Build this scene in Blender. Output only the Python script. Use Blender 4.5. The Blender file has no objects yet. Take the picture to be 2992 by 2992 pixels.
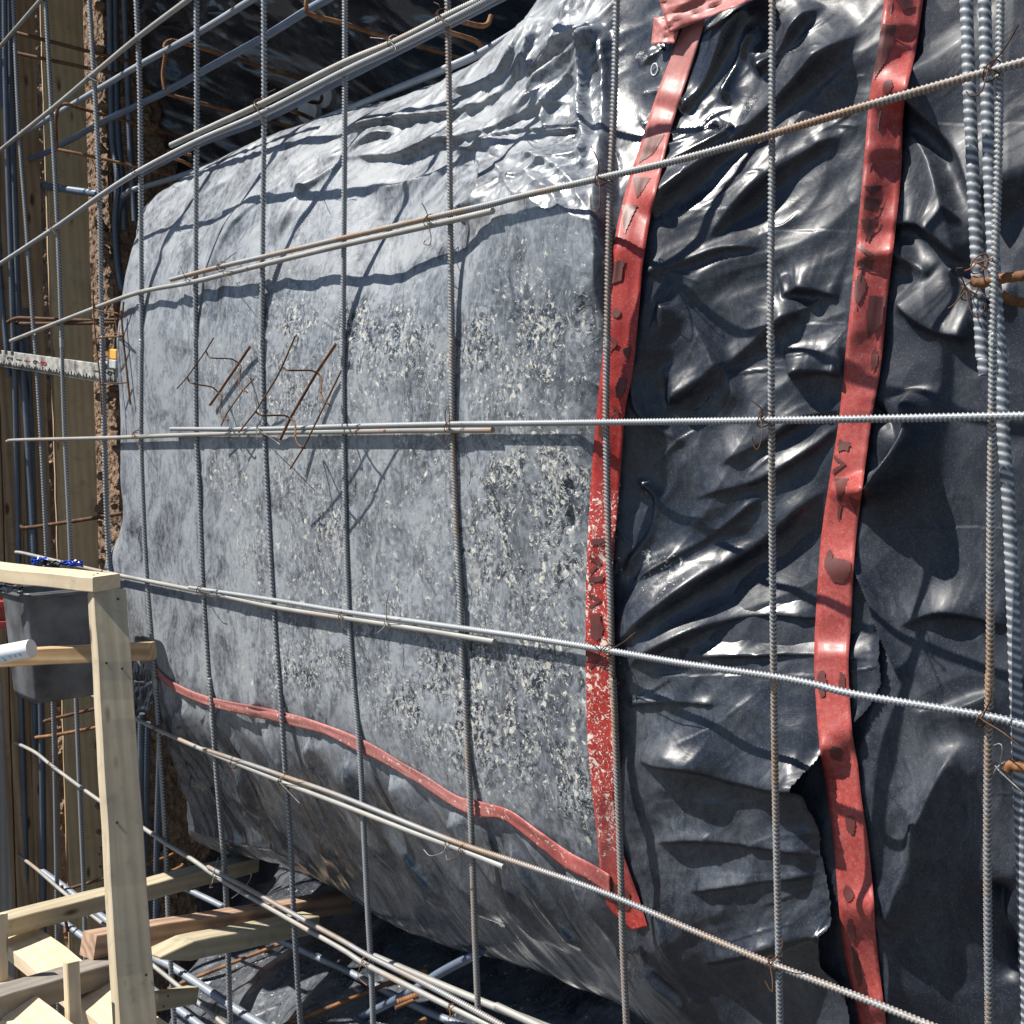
import bpy, math, random
import numpy as np
from mathutils import Vector, Matrix

# ------------------------------------------------------------------ camera, world, sun, exposure
S = bpy.context.scene
COL = S.collection
FOC = 1.1            # focal length in frame widths
PITCH = 0.0555
ROLL = 0.020
EYE = np.array([0.0, 0.0, 1.9])
F0 = np.array([0.0, math.cos(PITCH), -math.sin(PITCH)])
U0 = np.array([0.0, math.sin(PITCH), math.cos(PITCH)])
R0 = np.array([1.0, 0.0, 0.0])
CR = R0 * math.cos(ROLL) - U0 * math.sin(ROLL)
CU = U0 * math.cos(ROLL) + R0 * math.sin(ROLL)
cd = bpy.data.cameras.new('camera')
cam = bpy.data.objects.new('camera', cd)
COL.objects.link(cam)
cd.sensor_width = 36.0
cd.lens = 36.0 * FOC
cd.clip_start = 0.02
cd.clip_end = 3000.0
cam.matrix_world = Matrix(((CR[0], CU[0], -F0[0], EYE[0]), (CR[1], CU[1], -F0[1], EYE[1]), (CR[2], CU[2], -F0[2], EYE[2]), (0, 0, 0, 1)))
S.camera = cam

# axes of the trench: RV runs along the mesh to the right and nearer, NV points into the bank
RV = np.array([0.658, -0.753, 0.0]); RV /= np.linalg.norm(RV)
NV = np.array([-RV[1], RV[0], 0.0])
D0 = 1.532           # distance of the mesh plane from the eye
SUNT = NV * 0.57 + RV * 0.42 + np.array([0, 0, -1.0])     # direction the sunlight travels
SUNT /= np.linalg.norm(SUNT)
to_sun = -SUNT
sun_el = math.asin(to_sun[2])
sun_az = math.atan2(to_sun[0], to_sun[1])

W = bpy.data.worlds.new('World'); S.world = W; W.use_nodes = True
nt = W.node_tree
bg = nt.nodes['Background']
sky = nt.nodes.new('ShaderNodeTexSky')
sky.sky_type = 'NISHITA'; sky.sun_disc = False
sky.sun_elevation = sun_el; sky.sun_rotation = sun_az
sky.air_density = 1.0; sky.dust_density = 0.2; sky.ozone_density = 3.0
nt.links.new(sky.outputs[0], bg.inputs[0])
bg.inputs[1].default_value = 0.062
sd = bpy.data.lights.new('sun', 'SUN'); sd.energy = 5.0; sd.angle = math.radians(0.53); sd.color = (1.0, 0.955, 0.88)
so = bpy.data.objects.new('sun', sd); COL.objects.link(so)
so.rotation_euler = Vector(SUNT).to_track_quat('-Z', 'Y').to_euler()
so.location = (-3, -3, 8)
S.view_settings.view_transform = 'Standard'; S.view_settings.look = 'None'
S.view_settings.exposure = 0.70; S.view_settings.gamma = 1.0
S.view_settings.use_curve_mapping = False
S.cycles.max_bounces = 6; S.cycles.diffuse_bounces = 3; S.cycles.glossy_bounces = 3
S.cycles.use_denoising = True
S.cycles.sample_clamp_indirect = 6.0

rng = np.random.default_rng(7)
random.seed(7)

# ------------------------------------------------------------------ picture measurements -> places
# Crop: C(k, x, y) turns a reading in one of the nine enlarged squares of the photograph into its 2992 px frame
ORG = {1: (0, 0), 2: (1000, 0), 3: (1992, 0), 4: (0, 1000), 5: (1000, 1000), 6: (1992, 1000), 7: (0, 1992), 8: (1000, 1992), 9: (1992, 1992)}
def C(k, pts):
    ox, oy = ORG[k]
    return [(ox + x / 1.932, oy + y / 1.932) for x, y in pts]
def Q(pts):          # readings made on the 1932 px overview
    return [(x * 1.54865, y * 1.54865) for x, y in pts]
def ray(p):
    p = np.asarray(p, float)
    sx = (p[..., 0] - 1496) / 2992.0; sy = (1496 - p[..., 1]) / 2992.0
    return FOC * F0 + sx[..., None] * CR + sy[..., None] * CU
def on_w(p, w):      # point on the plane lying w behind the mesh plane
    d = ray(p); w = np.asarray(w, float)
    t = (D0 + w) / (d @ NV)
    return EYE + d * t[..., None]
def on_u(p, u):      # point on a plane across the trench
    d = ray(p); t = u / (d @ RV)
    return EYE + d * np.asarray(t)[..., None]
def on_z(p, z):
    d = ray(p); t = (z - EYE[2]) / d[..., 2]
    return EYE + d * np.asarray(t)[..., None]
def at(p, Z):        # point at distance Z in front of the eye
    d = ray(p); return EYE + d * (np.asarray(Z, float) / (d @ F0))[..., None]
def uvw(P):
    q = P - EYE
    return q @ RV, P[..., 2], q @ NV - D0
def from_uvw(u, v, w):
    u = np.asarray(u, float); v = np.asarray(v, float); w = np.asarray(w, float)
    P = EYE + u[..., None] * RV + (w + D0)[..., None] * NV
    P[..., 2] = v
    return P
def project(P):
    q = P - EYE
    z = q @ F0
    return 1496 + 2992 * FOC * (q @ CR) / z, 1496 - 2992 * FOC * (q @ CU) / z

# ------------------------------------------------------------------ objects
def tag(o, label=None, cat=None, group=None, kind=None):
    if label: o['label'] = label
    if cat: o['category'] = cat
    if group: o['group'] = group
    if kind: o['kind'] = kind
    return o
def mesh_obj(name, V, faces, mat=None, parent=None, origin=None, smooth=True, uv=None, attrs=None):
    V = np.asarray(V, float)
    if origin is None:
        origin = np.array([V[:, 0].mean(), V[:, 1].mean(), V[:, 2].min()]) if parent is None else np.zeros(3)
    origin = np.asarray(origin, float)
    me = bpy.data.meshes.new(name)
    Vl = (V - origin).astype(np.float32)
    if isinstance(faces, np.ndarray):
        nf, k = faces.shape
        me.vertices.add(len(Vl)); me.vertices.foreach_set('co', Vl.ravel())
        me.loops.add(nf * k); me.loops.foreach_set('vertex_index', faces.astype(np.int32).ravel())
        me.polygons.add(nf); me.polygons.foreach_set('loop_start', np.arange(0, nf * k, k, dtype=np.int32))
        me.update(calc_edges=True)
    else:
        me.from_pydata([tuple(v) for v in Vl], [], [list(map(int, f)) for f in faces]); me.update()
    me.polygons.foreach_set('use_smooth', np.full(len(me.polygons), smooth))
    if uv is not None:
        ul = me.uv_layers.new(name='UVMap')
        li = np.zeros(len(me.loops), np.int32); me.loops.foreach_get('vertex_index', li)
        ul.data.foreach_set('uv', np.asarray(uv, np.float32)[li].ravel())
    if attrs:
        for k, a in attrs.items():
            at_ = me.attributes.new(k, 'FLOAT', 'POINT'); at_.data.foreach_set('value', np.asarray(a, np.float32))
    me.validate(clean_customdata=False)
    if mat: me.materials.append(mat)
    o = bpy.data.objects.new(name, me); COL.objects.link(o)
    if parent is not None:
        o.parent = parent
        o.location = origin - np.array(parent.location)
    else:
        o.location = origin
    return o
def empty(name, loc, label, cat, group=None):
    o = bpy.data.objects.new(name, None); COL.objects.link(o); o.location = loc
    o.empty_display_size = 0.1
    return tag(o, label, cat, group)

# ------------------------------------------------------------------ noise
_perm = np.random.default_rng(3).permutation(512)
_ang = np.random.default_rng(4).uniform(0, 2 * math.pi, 512)
def perlin(x, y, seed=0):
    x = np.asarray(x, float) + seed * 17.31; y = np.asarray(y, float) + seed * 9.77
    xi = np.floor(x).astype(int); yi = np.floor(y).astype(int)
    xf = x - xi; yf = y - yi
    def g(ix, iy, dx, dy):
        h = _perm[(_perm[ix % 512] + iy) % 512]
        a = _ang[h]
        return np.cos(a) * dx + np.sin(a) * dy
    u = xf * xf * xf * (xf * (xf * 6 - 15) + 10); v = yf * yf * yf * (yf * (yf * 6 - 15) + 10)
    n00 = g(xi, yi, xf, yf); n10 = g(xi + 1, yi, xf - 1, yf)
    n01 = g(xi, yi + 1, xf, yf - 1); n11 = g(xi + 1, yi + 1, xf - 1, yf - 1)
    return 1.4 * ((n00 * (1 - u) + n10 * u) * (1 - v) + (n01 * (1 - u) + n11 * u) * v)
def fbm(x, y, o=4, seed=0):
    s = 0; a = 1.0; t = 0
    for k in range(o):
        s = s + a * perlin(x * 2 ** k, y * 2 ** k, seed + k); t += a; a *= 0.5
    return s / t
def ridged(x, y, o=3, seed=0):
    s = 0; a = 1.0; t = 0
    for k in range(o):
        s = s + a * (1 - 2.2 * np.abs(perlin(x * 1.9 ** k, y * 1.9 ** k, seed + 5 * k))); t += a; a *= 0.5
    return s / t
def rot(x, y, deg):
    a = math.radians(deg); return x * math.cos(a) + y * math.sin(a), -x * math.sin(a) + y * math.cos(a)
def sstep(a, b, x):
    t = np.clip((x - a) / (b - a), 0, 1); return t * t * (3 - 2 * t)

# ------------------------------------------------------------------ materials
def new_mat(name):
    m = bpy.data.materials.new(name); m.use_nodes = True
    nt = m.node_tree
    return m, nt, nt.nodes['Principled BSDF']
def N(nt, t, **kw):
    n = nt.nodes.new(t)
    for k, v in kw.items():
        if k.startswith('i_'): n.inputs[k[2:].replace('_', ' ')].default_value = v
        else: setattr(n, k, v)
    return n
def L(nt, a, b): nt.links.new(a, b)
def coords(nt, scale=(1, 1, 1), rotz=(0, 0, 0), src='Object'):
    tc = N(nt, 'ShaderNodeTexCoord'); mp = N(nt, 'ShaderNodeMapping')
    mp.inputs['Scale'].default_value = scale; mp.inputs['Rotation'].default_value = rotz
    L(nt, tc.outputs[src], mp.inputs['Vector'])
    return mp.outputs[0]
def noise(nt, vec, scale, detail=4, rough=0.55, dist=0.0):
    n = N(nt, 'ShaderNodeTexNoise'); n.inputs['Scale'].default_value = scale; n.inputs['Detail'].default_value = detail
    n.inputs['Roughness'].default_value = rough; n.inputs['Distortion'].default_value = dist
    L(nt, vec, n.inputs['Vector']); return n.outputs['Fac']
def ramp(nt, fac, stops):
    r = N(nt, 'ShaderNodeValToRGB'); e = r.color_ramp.elements
    e[0].position = stops[0][0]; e[0].color = (*stops[0][1], 1)
    e[1].position = stops[-1][0]; e[1].color = (*stops[-1][1], 1)
    for p, c in stops[1:-1]:
        k = e.new(p); k.color = (*c, 1)
    L(nt, fac, r.inputs[0]); return r.outputs[0]
def mth(nt, op, a, b=None, clamp=False):
    n = N(nt, 'ShaderNodeMath', operation=op); n.use_clamp = clamp
    for i, q in enumerate((a, b)):
        if q is None: continue
        if isinstance(q, (int, float)): n.inputs[i].default_value = q
        else: L(nt, q, n.inputs[i])
    return n.outputs[0]
def mixc(nt, fac, a, b):
    n = N(nt, 'ShaderNodeMix', data_type='RGBA')
    for i, q in ((0, fac), (6, a), (7, b)):
        if isinstance(q, (int, float)): n.inputs[i].default_value = q
        elif isinstance(q, tuple): n.inputs[i].default_value = (*q, 1)
        else: L(nt, q, n.inputs[i])
    return n.outputs[2]
def bump(nt, b, h, strength, dist=0.002):
    n = N(nt, 'ShaderNodeBump'); n.inputs['Strength'].default_value = strength; n.inputs['Distance'].default_value = dist
    L(nt, h, n.inputs['Height']); L(nt, n.outputs[0], b.inputs['Normal'])
    return n
def attr(nt, name):
    n = N(nt, 'ShaderNodeAttribute', attribute_name=name); return n.outputs['Fac']
def objrand(nt, vec):
    oi = N(nt, 'ShaderNodeObjectInfo'); c = N(nt, 'ShaderNodeCombineXYZ')
    s = mth(nt, 'MULTIPLY', oi.outputs['Random'], 40.0)
    for i in range(3): L(nt, s, c.inputs[i])
    a = N(nt, 'ShaderNodeVectorMath', operation='ADD'); L(nt, vec, a.inputs[0]); L(nt, c.outputs[0], a.inputs[1])
    return a.outputs[0]

def voro(nt, vec, scale, rand=1.0):
    n = N(nt, 'ShaderNodeTexVoronoi'); n.inputs['Scale'].default_value = scale; n.inputs['Randomness'].default_value = rand
    L(nt, vec, n.inputs['Vector']); sp = N(nt, 'ShaderNodeSeparateColor'); L(nt, n.outputs['Color'], sp.inputs[0])
    return n.outputs['Distance'], sp.outputs[0], sp.outputs[1]
def warp(nt, vec, scale, amt):
    n = N(nt, 'ShaderNodeTexNoise'); n.inputs['Scale'].default_value = scale; n.inputs['Detail'].default_value = 3; L(nt, vec, n.inputs['Vector'])
    s = N(nt, 'ShaderNodeVectorMath', operation='SUBTRACT'); L(nt, n.outputs['Color'], s.inputs[0]); s.inputs[1].default_value = (.5, .5, .5)
    k = N(nt, 'ShaderNodeVectorMath', operation='SCALE'); L(nt, s.outputs[0], k.inputs[0]); k.inputs['Scale'].default_value = amt
    a = N(nt, 'ShaderNodeVectorMath', operation='ADD'); L(nt, vec, a.inputs[0]); L(nt, k.outputs[0], a.inputs[1]); return a.outputs[0]
def flakes(nt, v, fl, bias=0.0):
    """dried cement splashes: small irregular scabs, some cells of two scales, as many as 'fl' asks for"""
    out = None
    wv = warp(nt, warp(nt, v, 26, .05), 90, .022)
    for sc, thr, cov in ((50, .40, .85), (100, .44, .85), (190, .46, .7)):
        d, r1, r2 = voro(nt, wv, sc)
        size = mth(nt, 'MULTIPLY', mth(nt, 'ADD', mth(nt, 'MULTIPLY', r2, .75), .3), thr)
        shp = mth(nt, 'MULTIPLY', mth(nt, 'SUBTRACT', size, d), 9.0, True)
        on = mth(nt, 'MULTIPLY', mth(nt, 'SUBTRACT', mth(nt, 'MULTIPLY', mth(nt, 'ADD', fl, bias), cov), r1), 30.0, True)
        k = mth(nt, 'MULTIPLY', shp, on)
        out = k if out is None else mth(nt, 'MAXIMUM', out, k)
    return out
def poly_mat(name, base=(0.011, 0.015, 0.025), dustc=(0.262, 0.284, 0.314), rough=0.43, coat=0.08, bmp=0.30):
    m, nt, b = new_mat(name)
    v = coords(nt)
    dust = attr(nt, 'dust'); fl0 = attr(nt, 'flake'); gl = attr(nt, 'gloss')
    wv = warp(nt, v, 4.0, .22)
    n1 = noise(nt, wv, 7, 6, 0.60, 0.4); n2 = noise(nt, v, 75, 4, 0.62, 0.5)
    mp = N(nt, 'ShaderNodeMapping'); mp.inputs['Scale'].default_value = (30, 30, 9); L(nt, wv, mp.inputs['Vector'])
    n3 = noise(nt, mp.outputs[0], 1.5, 5, 0.66, 1.2)                     # smears following the swirl
    fl = mth(nt, 'MULTIPLY', fl0, mth(nt, 'MULTIPLY', mth(nt, 'SUBTRACT', noise(nt, wv, 13, 5, 0.66, 0.8), 0.38), 4.5, True))
    spk = noise(nt, v, 420, 1, 0.5)
    a = mth(nt, 'ADD', mth(nt, 'MULTIPLY', n1, 0.85), mth(nt, 'MULTIPLY', n3, 0.75))
    a = mth(nt, 'ADD', a, mth(nt, 'MULTIPLY', n2, 0.42))
    a = mth(nt, 'MULTIPLY', mth(nt, 'SUBTRACT', a, 1.0), 2.3)
    dm = mth(nt, 'ADD', mth(nt, 'MULTIPLY', a, mth(nt, 'ADD', mth(nt, 'MULTIPLY', dust, 1.1), 0.10)), mth(nt, 'MULTIPLY', dust, .81), True)
    dcol = ramp(nt, n1, [(0.35, tuple(c * 0.92 for c in dustc)), (0.55, dustc), (0.72, (dustc[0] * 1.08, dustc[1] * 1.05, dustc[2] * .97))])
    col = mixc(nt, dm, base, dcol)
    gr = mth(nt, 'MULTIPLY', mth(nt, 'GREATER_THAN', spk, 0.655), mth(nt, 'ADD', mth(nt, 'MULTIPLY', dust, 0.25), 0.10))
    col = mixc(nt, gr, col, (0.42, 0.41, 0.38))
    # thin pale scratches on the hazy film
    sc1 = mth(nt, 'MULTIPLY', mth(nt, 'SUBTRACT', noise(nt, coords(nt, (110, 110, 8), (0.35, 0.95, 0)), 1.0, 2, 0.5, 1.6), 0.675), 14.0, True)
    scr = mth(nt, 'MULTIPLY', sc1, mth(nt, 'MULTIPLY', mth(nt, 'MULTIPLY', dust, dust), 0.5))
    col = mixc(nt, scr, col, (0.42, 0.43, 0.43))
    fdark = mth(nt, 'MULTIPLY', mth(nt, 'SUBTRACT', 0.555, n2), 10.0, True)
    fdark = mth(nt, 'MULTIPLY', fdark, mth(nt, 'MULTIPLY', fl, 1.1), True)
    col = mixc(nt, fdark, col, (0.020, 0.026, 0.038))
    smr = mth(nt, 'MULTIPLY', mth(nt, 'MULTIPLY', mth(nt, 'SUBTRACT', n3, 0.53), 5.0, True), mth(nt, 'MULTIPLY', fl, 0.8), True)
    col = mixc(nt, smr, col, (0.46, 0.455, 0.42))
    fm = flakes(nt, v, fl)
    fcol = ramp(nt, n2, [(0.35, (0.33, 0.335, 0.31)), (0.6, (0.56, 0.54, 0.465))])
    col = mixc(nt, fm, col, fcol)
    L(nt, col, b.inputs['Base Color'])
    r = mth(nt, 'ADD', mth(nt, 'MULTIPLY', dm, 0.14), rough)
    r = mth(nt, 'SUBTRACT', r, mth(nt, 'MULTIPLY', gl, 0.20))
    r = mth(nt, 'ADD', r, mth(nt, 'MULTIPLY', mth(nt, 'SUBTRACT', n1, .5), 0.35))
    r = mth(nt, 'SUBTRACT', r, mth(nt, 'MULTIPLY', fdark, 0.2))
    r = mth(nt, 'ADD', r, mth(nt, 'MULTIPLY', fm, 0.3), True)
    L(nt, r, b.inputs['Roughness'])
    b.inputs['IOR'].default_value = 1.52
    L(nt, mth(nt, 'ADD', mth(nt, 'MULTIPLY', gl, 0.2), 0.38), b.inputs['Specular IOR Level'])
    L(nt, mth(nt, 'ADD', mth(nt, 'MULTIPLY', gl, 0.35), coat), b.inputs['Coat Weight']); b.inputs['Coat Roughness'].default_value = 0.20
    vb = coords(nt)
    h = mth(nt, 'ADD', noise(nt, vb, 17, 3, 0.5, 1.0), mth(nt, 'MULTIPLY', noise(nt, vb, 85, 3, 0.6), .22))
    bump(nt, b, h, bmp, 0.0045)
    return m
def steel_mat(name, rust=0.3, base=(0.25, 0.28, 0.325), dark=1.0, ribrust=.8):
    m, nt, b = new_mat(name)
    v = objrand(nt, coords(nt))
    n1 = noise(nt, v, 7, 4, 0.6); n2 = noise(nt, v, 160, 3, 0.6); n3 = noise(nt, v, 2.2, 2, 0.5)
    a = mth(nt, 'ADD', mth(nt, 'MULTIPLY', n1, 0.6), mth(nt, 'MULTIPLY', n2, 0.3)); a = mth(nt, 'ADD', a, mth(nt, 'MULTIPLY', n3, 0.6))
    a = mth(nt, 'MULTIPLY', mth(nt, 'SUBTRACT', a, 1.0 - 0.5 * rust), 5.0, True)
    rc = ramp(nt, n2, [(0.3, (0.13, 0.055, 0.02)), (0.7, (0.36, 0.19, 0.075))])
    bc = ramp(nt, n1, [(0.3, tuple(c * 0.75 for c in base)), (0.7, tuple(c * 1.2 for c in base))])
    col = mixc(nt, mth(nt, 'MULTIPLY', a, 0.85), bc, rc)
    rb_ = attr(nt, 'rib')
    if dark < 1:  # sunlit ribs and dark gaps between them put into the colour, with rust
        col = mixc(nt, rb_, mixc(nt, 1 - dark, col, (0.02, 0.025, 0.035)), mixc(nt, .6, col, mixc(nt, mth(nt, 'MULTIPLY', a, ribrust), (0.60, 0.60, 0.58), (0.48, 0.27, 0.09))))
    L(nt, col, b.inputs['Base Color'])
    mt = mth(nt, 'SUBTRACT', 0.22, mth(nt, 'MULTIPLY', a, 0.22)); L(nt, mt, b.inputs['Metallic'])
    b.inputs['Roughness'].default_value = 0.52
    bump(nt, b, n2, 0.35, 0.001)
    return m
def rust_mat(name, dark=1.0):
    m, nt, b = new_mat(name)
    v = objrand(nt, coords(nt)); n1 = noise(nt, v, 25, 4, 0.6)
    L(nt, ramp(nt, n1, [(0.3, (0.10 * dark, 0.04 * dark, 0.018 * dark)), (0.55, (0.27 * dark, 0.115 * dark, 0.04 * dark)), (0.75, (0.42 * dark, 0.22 * dark, 0.09 * dark))]), b.inputs['Base Color'])
    b.inputs['Roughness'].default_value = 0.8; bump(nt, b, noise(nt, v, 300, 3), 0.4, 0.001)
    return m
def wood_mat(name, c1, c2, axis=2, grain=1.0, knots=True):
    m, nt, b = new_mat(name)
    sc = [34.0, 34.0, 34.0]; sc[axis] = 1.6
    tc = objrand(nt, coords(nt, tuple(sc), src='UV' if axis == -1 else 'Object'))
    n1 = noise(nt, tc, 1.0, 6, 0.62, 0.9)
    w = N(nt, 'ShaderNodeTexWave', wave_type='BANDS', bands_direction='DIAGONAL'); w.inputs['Scale'].default_value = 0.55; w.inputs['Distortion'].default_value = 5.0; w.inputs['Detail'].default_value = 3
    L(nt, tc, w.inputs['Vector'])
    f = mth(nt, 'ADD', mth(nt, 'MULTIPLY', n1, 0.55), mth(nt, 'MULTIPLY', w.outputs['Fac'], 0.42 * grain))
    col = ramp(nt, f, [(0.15, c2), (0.5, tuple((p + q) / 2 for p, q in zip(c1, c2))), (0.85, c1)])
    big = noise(nt, objrand(nt, coords(nt)), 6, 3)
    col = mixc(nt, mth(nt, 'MULTIPLY', mth(nt, 'SUBTRACT', big, 0.52, True), 1.6, True), col, tuple(c * 0.55 for c in c2))
    if knots:
        vo = N(nt, 'ShaderNodeTexVoronoi'); vo.inputs['Scale'].default_value = 1.0
        ks = [12.0, 12.0, 12.0]; ks[axis] = 4.2
        L(nt, objrand(nt, coords(nt, tuple(ks))), vo.inputs['Vector'])
        k = mth(nt, 'MULTIPLY', mth(nt, 'SUBTRACT', 0.15, vo.outputs['Distance']), 12.0, True)
        col = mixc(nt, k, col, (c2[0] * 0.28, c2[1] * 0.22, c2[2] * 0.18))
    gr2 = noise(nt, objrand(nt, coords(nt)), 16, 5, 0.7)
    col = mixc(nt, mth(nt, 'MULTIPLY', mth(nt, 'SUBTRACT', gr2, 0.56), 3.5, True), col, tuple(c * 0.62 for c in (c2[0] * .95, c2[1], c2[2] * 1.1)))
    L(nt, col, b.inputs['Base Color']); b.inputs['Roughness'].default_value = 0.72
    bump(nt, b, f, 0.35, 0.002)
    return m
def plain(name, col, rough=0.5, metal=0.0, nz=0.15, scale=30):
    m, nt, b = new_mat(name)
    v = objrand(nt, coords(nt)); n1 = noise(nt, v, scale, 4)
    L(nt, ramp(nt, n1, [(0.3, tuple(c * (1 - nz) for c in col)), (0.7, tuple(min(1, c * (1 + nz)) for c in col))]), b.inputs['Base Color'])
    b.inputs['Roughness'].default_value = rough; b.inputs['Metallic'].default_value = metal
    bump(nt, b, noise(nt, v, scale * 8, 3), 0.2, 0.001)
    return m
def soil_mat(name):
    m, nt, b = new_mat(name); v = coords(nt)
    n1 = noise(nt, v, 14, 6, 0.65); n2 = noise(nt, v, 90, 4, 0.6)
    f = mth(nt, 'ADD', mth(nt, 'MULTIPLY', n1, 0.6), mth(nt, 'MULTIPLY', n2, 0.4))
    L(nt, ramp(nt, f, [(0.3, (0.09, 0.06, 0.045)), (0.5, (0.19, 0.125, 0.082)), (0.66, (0.36, 0.24, 0.15)), (0.8, (0.44, 0.35, 0.26))]), b.inputs['Base Color'])
    b.inputs['Roughness'].default_value = 0.95
    bump(nt, b, f, 0.8, 0.012)
    return m
def tape_mat(name, pale=0.0):
    m, nt, b = new_mat(name); v = coords(nt)
    n1 = noise(nt, v, 12, 5, 0.6); n2 = noise(nt, v, 110, 4, 0.6); spk = noise(nt, v, 420, 2)
    c = ramp(nt, n1, [(0.3, (0.25, 0.016, 0.014)), (0.7, (0.36, 0.028, 0.022))])
    d = attr(nt, 'dust'); fl = attr(nt, 'flake')
    dm = mth(nt, 'MULTIPLY', mth(nt, 'ADD', d, mth(nt, 'MULTIPLY', mth(nt, 'SUBTRACT', n2, 0.5), 0.8)), 1.0, True)
    c = mixc(nt, mth(nt, 'MULTIPLY', dm, 0.75), c, (0.46, 0.26, 0.235))
    st = mth(nt, 'MULTIPLY', mth(nt, 'SUBTRACT', noise(nt, v, 34, 4, 0.6, 0.8), 0.60), 9, True)
    c = mixc(nt, mth(nt, 'MULTIPLY', st, 0.35), c, (0.10, 0.035, 0.028))
    fm = flakes(nt, v, fl)
    c = mixc(nt, fm, c, (0.62, 0.55, 0.48))
    c = mixc(nt, mth(nt, 'MULTIPLY', mth(nt, 'GREATER_THAN', spk, 0.68), 0.5), c, (0.6, 0.45, 0.4))
    L(nt, c, b.inputs['Base Color'])
    b.inputs['Roughness'].default_value = 0.48; b.inputs['Specular IOR Level'].default_value = .35; b.inputs['Coat Weight'].default_value = 0.06; b.inputs['Coat Roughness'].default_value = 0.2
    bump(nt, b, mth(nt, 'ADD', n1, mth(nt, 'MULTIPLY', n2, 0.3)), 0.3, 0.003)
    return m

M_poly = poly_mat('dusty_black_polyethylene')
M_poly2 = poly_mat('black_polyethylene', rough=0.50, coat=.03, bmp=.30)
M_steel = steel_mat('blue_grey_steel', 0.26)
M_steel_r = steel_mat('blue_grey_steel_with_rust', 0.62, (0.27, 0.29, 0.33))
M_steel_p = steel_mat('pale_dusty_steel', 0.42, (0.33, 0.325, 0.305))
M_steel_b = steel_mat('deep_blue_grey_steel', 0.12, (0.135, 0.17, 0.235))
M_thick = steel_mat('thick_bar_steel', 0.2, (0.26, 0.30, 0.36), dark=.30)
M_lev = steel_mat('level_bar_steel', 0.30, (0.26, 0.285, 0.32), dark=.6, ribrust=.5)
M_levr = steel_mat('level_bar_steel_rusty', 0.62, (0.27, 0.28, 0.30), dark=.5)
M_up = steel_mat('upright_bar_steel', 0.22, (0.30, 0.33, 0.37), dark=.20)
M_upr = steel_mat('upright_bar_steel_rust_streaked', 0.64, (0.30, 0.32, 0.34), dark=.26)
M_steel_d = steel_mat('shaded_blue_grey_steel', 0.15, (0.10, 0.125, 0.165))  # darker copy for bars in shade, the shade put into its base colour
M_rust = rust_mat('orange_rusty_steel', 0.8)
M_rustd = rust_mat('dark_rusty_steel', 0.4)
M_wire = rust_mat('brown_tie_wire', 0.32)
M_wireg = plain('grey_tie_wire', (0.20, 0.19, 0.18), 0.5, 0.5)
M_tape = tape_mat('red_sheathing_tape')
M_print = plain('faded_dark_print', (0.10, 0.026, 0.022), 0.5)
M_woodp = wood_mat('pale_pine', (0.60, 0.47, 0.30), (0.40, 0.28, 0.15))
M_woodpx = {}
M_soil = soil_mat('brown_soil')
M_gravel = plain('grey_trampled_ground', (0.10, 0.098, 0.095), .95, nz=.4, scale=6)

# ------------------------------------------------------------------ plastic sheeting
def catmull(P, n=12):
    P = np.asarray(P, float)
    if len(P) < 3:
        t = np.linspace(0, 1, n + 1)[:, None]; return P[0] * (1 - t) + P[-1] * t
    E = np.vstack([2 * P[0] - P[1], P, 2 * P[-1] - P[-2]]); out = []
    for i in range(1, len(E) - 2):
        p0, p1, p2, p3 = E[i - 1], E[i], E[i + 1], E[i + 2]
        for t in np.linspace(0, 1, n, endpoint=False):
            out.append(0.5 * ((2 * p1) + (-p0 + p2) * t + (2 * p0 - 5 * p1 + 4 * p2 - p3) * t * t + (-p0 + 3 * p1 - 3 * p2 + p3) * t ** 3))
    out.append(E[-2]); return np.array(out)
def tps_fit(X, y, lam=1e-4):
    n = len(X); d = np.linalg.norm(X[:, None] - X[None], axis=2)
    K = np.where(d > 0, d * d * np.log(np.maximum(d, 1e-9)), 0) + lam * np.eye(n)
    A = np.zeros((n + 3, n + 3)); A[:n, :n] = K; A[:n, n] = 1; A[:n, n + 1:] = X; A[n, :n] = 1; A[n + 1:, :n] = X.T
    return X, np.linalg.solve(A, np.concatenate([y, np.zeros(3)]))
def tps_eval(fit, U, Vv):
    X, c = fit; n = len(X); r = c[n] + c[n + 1] * U + c[n + 2] * Vv
    for i in range(n):
        d2 = (U - X[i, 0]) ** 2 + (Vv - X[i, 1]) ** 2 + 1e-12
        r = r + c[i] * 0.5 * d2 * np.log(d2)
    return r
def poly_dist(px, py, poly):
    """signed distance to a closed polygon, positive inside"""
    best = np.full(px.shape, 1e9); inside = np.zeros(px.shape, bool)
    n = len(poly)
    for i in range(n):
        x1, y1 = poly[i]; x2, y2 = poly[(i + 1) % n]
        dx, dy = x2 - x1, y2 - y1
        t = np.clip(((px - x1) * dx + (py - y1) * dy) / (dx * dx + dy * dy + 1e-12), 0, 1)
        best = np.minimum(best, np.hypot(px - x1 - t * dx, py - y1 - t * dy))
        c = ((y1 > py) != (y2 > py)) & (px < (x2 - x1) * (py - y1) / (y2 - y1 + 1e-15) + x1)
        inside ^= c
    return np.where(inside, best, -best)
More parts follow.
